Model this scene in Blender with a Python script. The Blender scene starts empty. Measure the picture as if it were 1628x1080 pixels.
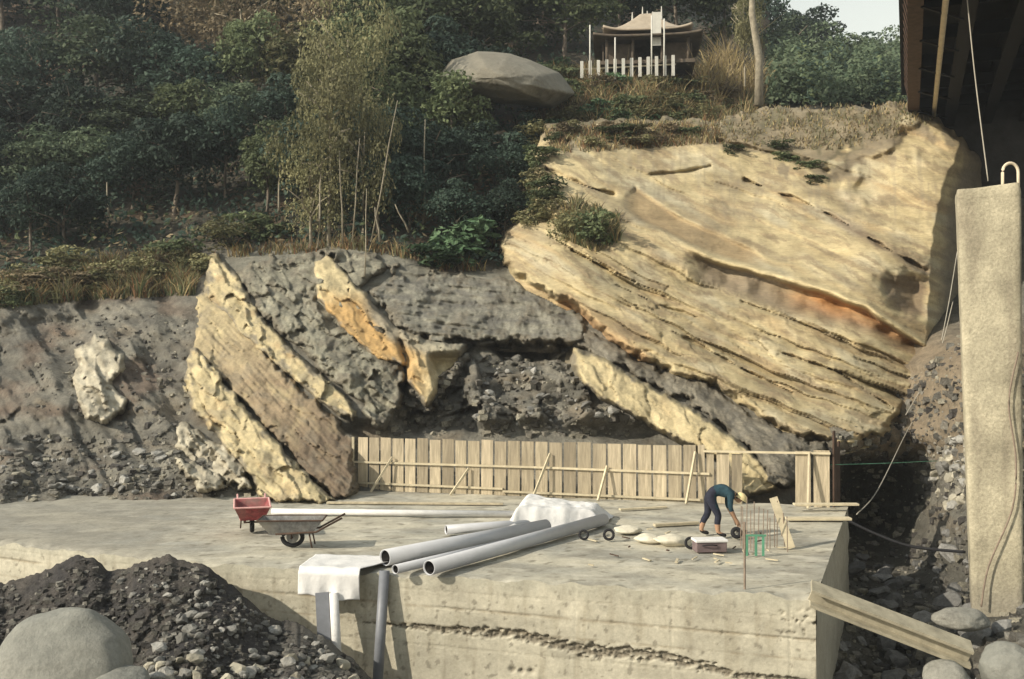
import bpy, bmesh, math, random
import numpy as np
from mathutils import Vector, Matrix

# ------------------------------------------------------------------ camera, sky, sun, exposure
scn = bpy.context.scene
F = 1628.0                       # focal length in photo pixels (photo is 1628 x 1080)
CAMZ = 4.0                       # camera height above the top of the concrete slab (z = 0)
PITCH = math.atan(20 / F)
cam_d = bpy.data.cameras.new("camera"); cam = bpy.data.objects.new("camera", cam_d)
scn.collection.objects.link(cam); scn.camera = cam
cam.location = (0, 0, CAMZ); cam.rotation_euler = (math.pi / 2 + PITCH, 0, 0)
cam_d.sensor_width = 36; cam_d.lens = 36.0; cam_d.clip_end = 3000; cam_d.clip_start = 0.1

SUN_EL = math.radians(30); SUN_DIR = Vector((0.90, 0.44, 0)).normalized()   # light travels right and away
world = bpy.data.worlds.new("World"); scn.world = world; world.use_nodes = True
wn = world.node_tree.nodes; wl = world.node_tree.links
sky = wn.new('ShaderNodeTexSky'); sky.sky_type = 'NISHITA'; sky.sun_disc = False
sky.sun_elevation = SUN_EL
sky.sun_rotation = math.atan2(-SUN_DIR.x, -SUN_DIR.y)
sky.dust_density = 0.8; sky.air_density = 2.8; sky.ozone_density = 1.0
hsv = wn.new('ShaderNodeHueSaturation'); hsv.inputs['Saturation'].default_value = 0.35; hsv.inputs['Value'].default_value = 1.2      # milky, hazy sky
wl.new(sky.outputs[0], hsv.inputs['Color'])
wn['Background'].inputs['Strength'].default_value = 0.125
wl.new(hsv.outputs[0], wn['Background'].inputs['Color'])
sl = bpy.data.lights.new("sun", 'SUN'); so = bpy.data.objects.new("sun", sl); scn.collection.objects.link(so)
sl.energy = 4.5; sl.angle = math.radians(0.6); sl.color = (1.0, 0.90, 0.74)
ld = Vector((SUN_DIR.x * math.cos(SUN_EL), SUN_DIR.y * math.cos(SUN_EL), -math.sin(SUN_EL)))
so.rotation_euler = ld.to_track_quat('-Z', 'Y').to_euler(); so.location = (-40, -30, 50)
vs = scn.view_settings
scn.display_settings.display_device = 'sRGB'
vs.view_transform = 'Standard'; vs.look = 'None'; vs.exposure = 0.32; vs.gamma = 1.0; vs.use_curve_mapping = False

# ------------------------------------------------------------------ helpers
COL = scn.collection
rnd = random.Random(7)
rng = np.random.default_rng(11)
CP, SP = math.cos(PITCH), math.sin(PITCH)

def ray(u, v):
    x = (np.asarray(u, float) - 814) / F; yc = -(np.asarray(v, float) - 540) / F
    dy = CP - yc * SP; dz = SP + yc * CP
    return x / dy, dz / dy                          # per unit of distance ahead
def P(u, v, d):
    a, b = ray(u, v); return np.stack([a * d, np.asarray(d) * np.ones_like(a), CAMZ + b * d], -1)
def pt(u, v, d):
    a, b = ray(u, v); return Vector((float(a) * d, d, CAMZ + float(b) * d))
def gp(u, v, z=0.0):                                # point of the level z seen at u, v
    a, b = ray(u, v); d = (z - CAMZ) / float(b); return Vector((float(a) * d, d, z))

_perm = rng.permutation(512)
_perm = np.concatenate([_perm, _perm, _perm])
_grad = rng.normal(size=(512, 3)); _grad /= np.linalg.norm(_grad, axis=1)[:, None]
def noise(x, y, z=0.0):
    x, y, z = np.broadcast_arrays(np.asarray(x, float), np.asarray(y, float), np.asarray(z, float))
    xi = np.floor(x).astype(int); yi = np.floor(y).astype(int); zi = np.floor(z).astype(int)
    xf, yf, zf = x - xi, y - yi, z - zi
    f = lambda t: t * t * t * (t * (t * 6 - 15) + 10)
    ux, uy, uz = f(xf), f(yf), f(zf)
    def g(a, b, c):
        h = _perm[(_perm[(_perm[(xi + a) % 512] + yi + b) % 512] + zi + c) % 512]
        q = _grad[h]; return q[..., 0] * (xf - a) + q[..., 1] * (yf - b) + q[..., 2] * (zf - c)
    l = lambda a, b, t: a + t * (b - a)
    return 1.6 * l(l(l(g(0,0,0), g(1,0,0), ux), l(g(0,1,0), g(1,1,0), ux), uy),
             l(l(g(0,0,1), g(1,0,1), ux), l(g(0,1,1), g(1,1,1), ux), uy), uz)
def fbm(x, y, z=0.0, o=4, gain=0.5):
    s = 0; a = 1
    for i in range(o):
        k = 2.03 ** i; s = s + a * noise(np.asarray(x) * k + 17 * i, np.asarray(y) * k + 5 * i, np.asarray(z) * k); a *= gain
    return s
def cell(x, y, seed=0):                             # jittered-cell blocks: (random height per block, distance to the crack)
    x = np.asarray(x, float); y = np.asarray(y, float)
    xi = np.floor(x).astype(int); yi = np.floor(y).astype(int)
    d1 = np.full(x.shape, 9.0); d2 = np.full(x.shape, 9.0); val = np.zeros(x.shape); tx = np.zeros(x.shape)
    for a in (-1, 0, 1):
        for b in (-1, 0, 1):
            h = _perm[(_perm[(xi + a + seed) % 512] + yi + b) % 512]
            px = xi + a + 0.5 + 0.45 * np.sin(h * 1.7); py = yi + b + 0.5 + 0.45 * np.cos(h * 2.9)
            dx, dy = x - px, y - py
            d = np.hypot(dx, dy); near = d < d1
            d2 = np.where(near, d1, np.minimum(d2, d)); d1 = np.where(near, d, d1)
            val = np.where(near, (h % 97) / 97.0, val)
            tx = np.where(near, dx * np.sin(h * 5.1) + dy * np.cos(h * 3.3), tx)
    return val, d2 - d1, tx
def sstep(a, b, x):
    t = np.clip((np.asarray(x, float) - a) / (b - a), 0, 1); return t * t * (3 - 2 * t)
def sdist(U, V, poly):                              # signed distance to a polygon, inside positive
    d = np.full(U.shape, 1e9); ins = np.zeros(U.shape, bool); n = len(poly)
    for i in range(n):
        (x0, y0), (x1, y1) = poly[i], poly[(i + 1) % n]
        ex, ey = x1 - x0, y1 - y0; L = ex * ex + ey * ey + 1e-9
        t = np.clip(((U - x0) * ex + (V - y0) * ey) / L, 0, 1)
        d = np.minimum(d, np.hypot(U - x0 - t * ex, V - y0 - t * ey))
        c = ((y0 > V) != (y1 > V)) & (U < (x1 - x0) * (V - y0) / (y1 - y0 + 1e-9) + x0); ins ^= c
    return np.where(ins, d, -d)
def pdist(U, V, line):
    d = np.full(U.shape, 1e9)
    for (x0, y0), (x1, y1) in zip(line[:-1], line[1:]):
        ex, ey = x1 - x0, y1 - y0; t = np.clip(((U - x0) * ex + (V - y0) * ey) / (ex * ex + ey * ey), 0, 1)
        d = np.minimum(d, np.hypot(U - x0 - t * ex, V - y0 - t * ey))
    return d
class Spline2:                                      # thin-plate surface through surveyed points
    def __init__(s, pts):
        p = np.array(pts, float); s.c = p[:, :2] / 1000.; n = len(p)
        K = s.k(s.c[:, None] - s.c[None]); A = np.zeros((n + 3, n + 3)); A[:n, :n] = K + 2e-4 * np.eye(n)
        Q = np.c_[np.ones(n), s.c]; A[:n, n:] = Q; A[n:, :n] = Q.T
        s.w = np.linalg.solve(A, np.r_[p[:, 2], 0, 0, 0])
    def k(s, d):
        r2 = (d ** 2).sum(-1) + 1e-12; return 0.5 * r2 * np.log(r2)
    def __call__(s, U, V):
        U = np.asarray(U, float); V = np.asarray(V, float); sh = U.shape; q = np.stack([U.ravel(), V.ravel()], -1) / 1000.
        n = len(s.c); out = s.w[n] + q @ s.w[n + 1:]
        for i in range(n): out = out + s.w[i] * s.k(q - s.c[i])
        return out.reshape(sh)

def link(o, parent=None):
    COL.objects.link(o)
    if parent is not None: o.parent = parent
    return o
def tag(o, label=None, cat=None, group=None, kind=None):
    if label: o['label'] = label
    if cat: o['category'] = cat
    if group: o['group'] = group
    if kind: o['kind'] = kind
    return o
def empty(name, loc=(0, 0, 0), rz=0.0, scale=None, **k):
    o = bpy.data.objects.new(name, None); o.location = loc; o.rotation_euler = (0, 0, rz); o.empty_display_size = 0.2
    if scale: o.scale = scale
    return tag(link(o), **k)
def meshdata(name, V, Fc, mat, col=None, smooth=True):
    V = np.asarray(V, np.float32).reshape(-1, 3)
    me = bpy.data.meshes.new(name)
    if isinstance(Fc, np.ndarray):
        n, k = Fc.shape
        me.vertices.add(len(V)); me.vertices.foreach_set('co', V.ravel())
        me.loops.add(n * k); me.loops.foreach_set('vertex_index', Fc.astype(np.int32).ravel())
        me.polygons.add(n); me.polygons.foreach_set('loop_start', np.arange(0, n * k, k, dtype=np.int32))
        me.update(calc_edges=True); me.validate()
    else:
        me.from_pydata(V.tolist(), [], Fc)
    if col is not None:
        a = me.color_attributes.new('Col', 'FLOAT_COLOR', 'POINT')
        c = np.ones((len(V), 4), np.float32); c[:, :3] = np.asarray(col, np.float32).reshape(-1, 3); a.data.foreach_set('color', c.ravel())
    me.polygons.foreach_set('use_smooth', np.full(len(me.polygons), smooth)); me.update()
    for m in (mat if isinstance(mat, (list, tuple)) else [mat]): me.materials.append(m)
    return me
def obj(name, me, parent=None, **k):
    return tag(link(bpy.data.objects.new(name, me), parent), **k)
def grid_faces(nr, nc, keep=None):
    i = np.arange(nr * nc).reshape(nr, nc)
    q = np.stack([i[:-1, :-1], i[1:, :-1], i[1:, 1:], i[:-1, 1:]], -1).reshape(-1, 4)
    if keep is not None:
        k = keep.ravel(); q = q[k[q].all(1)]
    return q
def sheet(name, u0, u1, v0, v1, step, fn, mat, keep=None, parent=None, smooth=True, **k):
    """terrain sheet: fn(U, V) -> distance, colour"""
    U, V = np.meshgrid(np.arange(u0, u1 + 1, step), np.arange(v0, v1 + 1, step))
    res = fn(U, V); D, C = res[:2]; pts = P(U, res[2] if len(res) > 2 else V, D)
    kp = keep(U, V) if keep else None
    fc = grid_faces(*U.shape, kp)
    pts = pts.reshape(-1, 3); C = C.reshape(-1, 3)
    used = np.unique(fc); rm = np.zeros(len(pts), int); rm[used] = np.arange(len(used))
    return obj(name, meshdata(name, pts[used], rm[fc], mat, C[used], smooth), parent, **k)

class MB:
    """collects boxes, bars and tubes into one mesh"""
    def __init__(s): s.v = []; s.f = []
    def add(s, v, f):
        n = len(s.v); s.v += [tuple(p) for p in v]; s.f += [tuple(i + n for i in q) for q in f]; return s
    def box(s, c, size, R=None):
        h = [x / 2 for x in size]; vs_ = []
        for k in range(8):
            p = Vector((h[0] * (1 if k & 1 else -1), h[1] * (1 if k & 2 else -1), h[2] * (1 if k & 4 else -1)))
            if R is not None: p = R @ p
            vs_.append(p + Vector(c))
        return s.add(vs_, [(0,2,3,1),(4,5,7,6),(0,1,5,4),(2,6,7,3),(0,4,6,2),(1,3,7,5)])
    def bar(s, p0, p1, w, h, up=(0, 0, 1)):
        p0, p1 = Vector(p0), Vector(p1); y = (p1 - p0); L = y.length; y.normalize()
        x = y.cross(Vector(up))
        if x.length < 1e-4: x = y.cross(Vector((1, 0, 0)))
        x.normalize(); z = x.cross(y); R = Matrix((x, y, z)).transposed()
        return s.box((p0 + p1) / 2, (w, L, h), R)
    def tube(s, pts, r, n=8, cap=True):
        pts = [Vector(p) for p in pts]; rr = r if isinstance(r, (list, tuple)) else [r] * len(pts); vv = []; ff = []
        ref = Vector((0, 0, 1))
        for i, p in enumerate(pts):
            t = (pts[min(i + 1, len(pts) - 1)] - pts[max(i - 1, 0)]).normalized()
            a = t.cross(ref)
            if a.length < 0.05: a = t.cross(Vector((1, 0, 0)))
            a.normalize(); b = t.cross(a)
            for k in range(n):
                q = 2 * math.pi * k / n; vv.append(p + rr[i] * (math.cos(q) * a + math.sin(q) * b))
        for i in range(len(pts) - 1):
            for k in range(n):
                ff.append((i * n + k, i * n + (k + 1) % n, (i + 1) * n + (k + 1) % n, (i + 1) * n + k))
        if cap: ff.append(tuple(range(n))[::-1]); ff.append(tuple(range((len(pts) - 1) * n, len(pts) * n)))
        return s.add(vv, ff)
    def pipe(s, p0, p1, ro, ri, n=20):               # hollow pipe with open ends
        p0, p1 = Vector(p0), Vector(p1); t = (p1 - p0).normalized(); a = t.cross(Vector((0, 0, 1))).normalized(); b = t.cross(a)
        vv = []
        for p, r in ((p0, ro), (p1, ro), (p1, ri), (p0, ri)):
            for k in range(n):
                q = 2 * math.pi * k / n; vv.append(p + r * (math.cos(q) * a + math.sin(q) * b))
        ff = []
        for j in range(4):
            m = (j + 1) % 4
            for k in range(n): ff.append((j * n + k, j * n + (k + 1) % n, m * n + (k + 1) % n, m * n + k))
        return s.add(vv, ff)
    def data(s, name, mat, smooth=False):
        me = meshdata(name, s.v, s.f, mat, None, smooth)
        return me
    def build(s, name, mat, parent=None, smooth=False, bevel=0.0, **k):
        o = obj(name, s.data(name, mat, smooth), parent, **k)
        if bevel:
            m = o.modifiers.new('bevel', 'BEVEL'); m.width = bevel; m.segments = 2; m.limit_method = 'ANGLE'
        return o

# ------------------------------------------------------------------ materials
def srgb(r, g, b):
    f = lambda c: ((c / 255 + 0.055) / 1.055) ** 2.4 if c > 10 else c / 255 / 12.92
    return (f(r), f(g), f(b))
def mat(name, base=(0.5, 0.5, 0.5), rough=0.9, attr=False, var=0.25, scale=3.0, bump=0.0, bscale=None, stretch=None, metal=0.0, rand=0.0, trans=0.0, spec=0.3, tint=None, fine=None):
    m = bpy.data.materials.new(name); m.use_nodes = True; nt = m.node_tree; N = nt.nodes; L = nt.links
    b = N['Principled BSDF']; b.inputs['Roughness'].default_value = rough; b.inputs['Metallic'].default_value = metal
    b.inputs['Specular IOR Level'].default_value = spec
    geo = N.new('ShaderNodeNewGeometry'); mp = N.new('ShaderNodeMapping'); L.new(geo.outputs['Position'], mp.inputs['Vector'])
    if stretch: mp.inputs['Rotation'].default_value = stretch[1]; mp.inputs['Scale'].default_value = stretch[0]
    n1 = N.new('ShaderNodeTexNoise'); n1.inputs['Scale'].default_value = scale; n1.inputs['Detail'].default_value = 8; n1.inputs['Roughness'].default_value = 0.65
    L.new(mp.outputs[0], n1.inputs['Vector'])
    if attr:
        a = N.new('ShaderNodeVertexColor'); a.layer_name = 'Col'; src = a.outputs['Color']
    else:
        a = N.new('ShaderNodeRGB'); a.outputs[0].default_value = (*base, 1); src = a.outputs[0]
    mr = N.new('ShaderNodeMapRange'); mr.inputs['From Min'].default_value = 0.3; mr.inputs['From Max'].default_value = 0.7
    mr.inputs['To Min'].default_value = 1 - var; mr.inputs['To Max'].default_value = 1 + var
    L.new(n1.outputs['Fac'], mr.inputs['Value'])
    vm = N.new('ShaderNodeVectorMath'); vm.operation = 'SCALE'; L.new(src, vm.inputs[0]); L.new(mr.outputs[0], vm.inputs['Scale'])
    out = vm.outputs[0]
    n4 = None
    if fine:                                          # grain
        n4 = N.new('ShaderNodeTexNoise'); n4.inputs['Scale'].default_value = fine[0]; n4.inputs['Detail'].default_value = 7; n4.inputs['Roughness'].default_value = 0.8
        L.new(mp.outputs[0], n4.inputs['Vector'])
        r4 = N.new('ShaderNodeMapRange'); r4.inputs['From Min'].default_value = 0.32; r4.inputs['From Max'].default_value = 0.68; r4.inputs['To Min'].default_value = 1 - fine[1]; r4.inputs['To Max'].default_value = 1 + fine[1]
        L.new(n4.outputs['Fac'], r4.inputs['Value']); v4 = N.new('ShaderNodeVectorMath'); v4.operation = 'SCALE'; L.new(out, v4.inputs[0]); L.new(r4.outputs[0], v4.inputs['Scale']); out = v4.outputs[0]
    if tint:                                          # second colour in broad patches
        n3 = N.new('ShaderNodeTexNoise'); n3.inputs['Scale'].default_value = scale * 0.22; n3.inputs['Detail'].default_value = 6
        L.new(mp.outputs[0], n3.inputs['Vector'])
        r3 = N.new('ShaderNodeMapRange'); r3.inputs['From Min'].default_value = 0.45; r3.inputs['From Max'].default_value = 0.68; r3.inputs['To Max'].default_value = tint[1]
        L.new(n3.outputs['Fac'], r3.inputs['Value'])
        mx = N.new('ShaderNodeMix'); mx.data_type = 'RGBA'; L.new(r3.outputs[0], mx.inputs['Factor']); L.new(out, mx.inputs['A']); mx.inputs['B'].default_value = (*tint[0], 1)
        out = mx.outputs['Result']
    if rand:
        oi = N.new('ShaderNodeObjectInfo'); r2 = N.new('ShaderNodeMapRange'); r2.inputs['To Min'].default_value = 1 - rand; r2.inputs['To Max'].default_value = 1 + rand
        L.new(oi.outputs['Random'], r2.inputs['Value']); v2 = N.new('ShaderNodeVectorMath'); v2.operation = 'SCALE'
        L.new(out, v2.inputs[0]); L.new(r2.outputs[0], v2.inputs['Scale']); out = v2.outputs[0]
    L.new(out, b.inputs['Base Color'])
    if bump:
        n2 = N.new('ShaderNodeTexNoise'); n2.inputs['Scale'].default_value = bscale or scale * 3; n2.inputs['Detail'].default_value = 10; n2.inputs['Roughness'].default_value = 0.7
        L.new(mp.outputs[0], n2.inputs['Vector'])
        bp = N.new('ShaderNodeBump'); bp.inputs['Strength'].default_value = 1.0; bp.inputs['Distance'].default_value = bump
        hsrc = n2.outputs['Fac']
        if n4:
            ad = N.new('ShaderNodeMath'); ad.operation = 'MULTIPLY_ADD'; ad.inputs[1].default_value = 0.35; L.new(n4.outputs['Fac'], ad.inputs[0]); L.new(n2.outputs['Fac'], ad.inputs[2]); hsrc = ad.outputs[0]
        L.new(hsrc, bp.inputs['Height']); L.new(bp.outputs[0], b.inputs['Normal'])
    if trans:
        tr = N.new('ShaderNodeBsdfTranslucent'); ms = N.new('ShaderNodeMixShader'); ms.inputs[0].default_value = trans
        L.new(out, tr.inputs['Color']); L.new(b.outputs[0], ms.inputs[1]); L.new(tr.outputs[0], ms.inputs[2])
        L.new(ms.outputs[0], N['Material Output'].inputs['Surface'])
    return m
M = {}
M['shale'] = mat('shale_rock', attr=True, var=0.30, scale=1.6, bump=0.20, bscale=2.6, fine=(9, 0.28))
M['sand'] = mat('sandstone_rock', attr=True, var=0.20, scale=1.4, bump=0.09, bscale=3.0, fine=(8, 0.18))
M['cliff'] = mat('bedded_sandstone', attr=True, var=0.22, scale=1.0, bump=0.07, bscale=2.4, fine=(9, 0.20), stretch=((0.45, 0.6, 2.2), (0, math.radians(-24), 0)))
M['stone'] = mat('grey_stone', (0.23, 0.225, 0.205), var=0.25, scale=4, bump=0.03, bscale=9, rand=0.45, fine=(14, 0.3))
M['palestone'] = mat('pale_stone', (0.36, 0.335, 0.265), var=0.22, scale=3, bump=0.03, bscale=9, rand=0.25)
M['boulder'] = mat('river_boulder', (0.235, 0.23, 0.20), var=0.25, scale=2.2, bump=0.03, bscale=9, fine=(16, 0.3), tint=((0.20, 0.21, 0.19), 0.7))
M['soil'] = mat('dark_soil', attr=True, var=0.35, scale=2.5, bump=0.14, bscale=6, fine=(14, 0.45))
M['concrete'] = mat('concrete', attr=True, var=0.16, scale=1.6, bump=0.014, bscale=10, fine=(11, 0.17))
M['leaf'] = mat('leaf_green', attr=True, var=0.22, scale=0.3, rough=0.7, spec=0.15, rand=0.42, trans=0.25)
M['grass'] = mat('dry_grass', attr=True, var=0.2, scale=0.6, rough=0.8, trans=0.3)
M['bark'] = mat('bark', (0.17, 0.14, 0.11), var=0.4, scale=4, bump=0.05, rand=0.3)
M['paleb'] = mat('pale_bark', (0.26, 0.23, 0.17), var=0.35, scale=4, bump=0.04, rand=0.2)
M['board'] = mat('formwork_board', (0.38, 0.325, 0.23), var=0.35, scale=5, fine=(9, 0.22), tint=((0.26, 0.22, 0.16), 0.6), bump=0.01, stretch=((3.0, 3.0, 0.25), (0, 0, 0)), rand=0.30)
M['timber'] = mat('pale_timber', (0.50, 0.44, 0.31), var=0.2, scale=6, rand=0.12)
M['plank'] = mat('weathered_plank', (0.40, 0.35, 0.25), var=0.3, scale=6, bump=0.01, rand=0.1)
M['pvc'] = mat('grey_plastic_pipe', (0.43, 0.44, 0.46), rough=0.45, var=0.07, scale=3, spec=0.5)
M['pvcd'] = mat('dark_grey_pipe', (0.17, 0.18, 0.20), rough=0.5, var=0.2, scale=3, spec=0.5)
M['boreshade'] = mat('dark_bore_shade', (0.018, 0.016, 0.015), var=0.3, scale=4)  # near-black colour standing in for the shade inside the pipes
M['white'] = mat('white_sheet', (0.66, 0.655, 0.64), rough=0.75, var=0.10, scale=4, bump=0.02, bscale=5)
M['red'] = mat('red_paint', (0.25, 0.05, 0.055), rough=0.65, var=0.5, scale=8, fine=(20, 0.3), tint=((0.22, 0.17, 0.14), 0.6))
M['pink'] = mat('faded_red_rim', (0.62, 0.35, 0.33), rough=0.6, var=0.2, scale=8)
M['grey'] = mat('grey_paint', (0.17, 0.17, 0.165), rough=0.7, var=0.4, scale=8, fine=(20, 0.3), tint=((0.26, 0.24, 0.20), 0.7))
M['rubber'] = mat('black_rubber', (0.015, 0.015, 0.017), rough=0.8, var=0.2)
M['steel'] = mat('rusty_steel', (0.070, 0.043, 0.030), rough=0.8, var=0.4, scale=4)
M['dsteel'] = mat('dark_bridge_steel', (0.007, 0.0075, 0.011), rough=0.8, var=0.3, scale=2)
M['rebar'] = mat('rebar', (0.22, 0.17, 0.13), rough=0.7, var=0.3, scale=9)
M['cream'] = mat('cream_paint', (0.66, 0.58, 0.44), rough=0.7, var=0.15)
M['rope'] = mat('rope', (0.32, 0.30, 0.25), rough=0.9, var=0.15)
M['green'] = mat('green_plastic', (0.10, 0.28, 0.18), rough=0.5, var=0.2, rand=0.1)
M['roof'] = mat('pale_roof', (0.35, 0.295, 0.225), rough=0.7, var=0.2, scale=2)
M['hutwood'] = mat('dark_hut_wood', (0.10, 0.08, 0.06), rough=0.85, var=0.35, scale=3)
M['postw'] = mat('white_paint', (0.52, 0.51, 0.46), rough=0.7, var=0.1)
M['beam'] = mat('weathered_beam', (0.34, 0.31, 0.23), rough=0.8, var=0.3, scale=4)
M['skin'] = mat('skin', (0.36, 0.22, 0.14), rough=0.6, var=0.05)
M['teal'] = mat('teal_shirt', (0.018, 0.046, 0.062), rough=0.9, var=0.4, scale=14, bump=0.02, bscale=9)
M['navy'] = mat('navy_trousers', (0.020, 0.022, 0.036), rough=0.9, var=0.4, scale=14, bump=0.02, bscale=9)
M['hat'] = mat('straw_yellow_hat', (0.72, 0.60, 0.32), rough=0.6, var=0.1)
M['hair'] = mat('dark_hair', (0.02, 0.015, 0.012), rough=0.6, var=0.2)

# ------------------------------------------------------------------ terrain: surveyed distances
base_pts = []
for u in (-260, 0):
    for v, d in ((-150, 100), (0, 82), (150, 65), (300, 53), (470, 41), (600, 35.3), (700, 31.5), (800, 27.4)): base_pts.append((u, v, d))
for u, l in ((310, ((-150, 98), (0, 80), (200, 58), (300, 51), (400, 44), (500, 39), (600, 35), (700, 31.8), (800, 28))),
             (600, ((-150, 98), (0, 79), (100, 66), (200, 57), (300, 50), (405, 42.5), (500, 38), (600, 34), (690, 31.3), (800, 28.2))),
             (870, ((-150, 108), (0, 84), (120, 61), (200, 55), (300, 50), (420, 43), (460, 40.5), (540, 37), (600, 34.3), (690, 31.2), (800, 28))),
             (1050, ((-150, 112), (0, 88), (115, 60), (200, 55), (400, 45), (690, 31.3), (800, 28))), (962, ((545, 35.8),)), (1030, ((582, 34.9),)), (1100, ((608, 33.9),)), (1200, ((664, 32.2),)),
             (1300, ((0, 105), (100, 98), (165, 62), (200, 54), (400, 46), (600, 36), (698, 30.6), (800, 29.5))),
             (1480, ((100, 100), (165, 66), (300, 52), (450, 46), (540, 36.2), (620, 32.6), (760, 32.2), (840, 30.0), (900, 28.5), (1000, 24), (1120, 20.5))),
             (1535, ((560, 32.6), (640, 30.3), (700, 29.2), (750, 28.2), (850, 26.6))), (1440, ((655, 33.2), (760, 33.6))), (1400, ((706, 31.2),)), (1335, ((718, 30.4),)), (1505, ((750, 30.3),)),
             (1628, ((165, 70), (300, 51), (500, 40), (650, 31.5), (720, 29), (800, 27), (870, 26), (950, 24.5), (1000, 21), (1060, 18), (1120, 16.4))),
             (1850, ((165, 70), (300, 48), (500, 40), (650, 34), (800, 29), (950, 22), (1060, 17), (1120, 15.5))),
             (1340, ((750, 33), (830, 33.5), (900, 28.5), (1000, 24), (1120, 20.8))), (1575, ((975, 23.2),))):
    for v, d in l: base_pts.append((u, v, d))
base_fn = Spline2(base_pts)

VEG = [(-300, 478), (0, 470), (120, 432), (230, 440), (310, 405), (335, 385), (420, 382), (500, 393), (560, 382), (640, 402),
       (700, 432), (800, 428), (850, 370), (838, 250), (860, 225), (1000, 225), (1215, 205), (1225, 175), (1440, 172), (1480, -200), (-300, -200)]
def mixc(a, b, t):
    t = np.asarray(t)[..., None]; return np.asarray(a) * (1 - t) + np.asarray(b) * t
GREY = np.array((0.22, 0.208, 0.172)); DGREY = np.array((0.125, 0.12, 0.10)); BROWN = np.array((0.21, 0.165, 0.11))
CREAM = np.array((0.52, 0.435, 0.255)); TAN = np.array((0.36, 0.265, 0.145)); ORANGE = np.array((0.40, 0.19, 0.065)); DARKB = np.array((0.13, 0.095, 0.065))
DSOIL = np.array((0.060, 0.055, 0.042))

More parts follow.
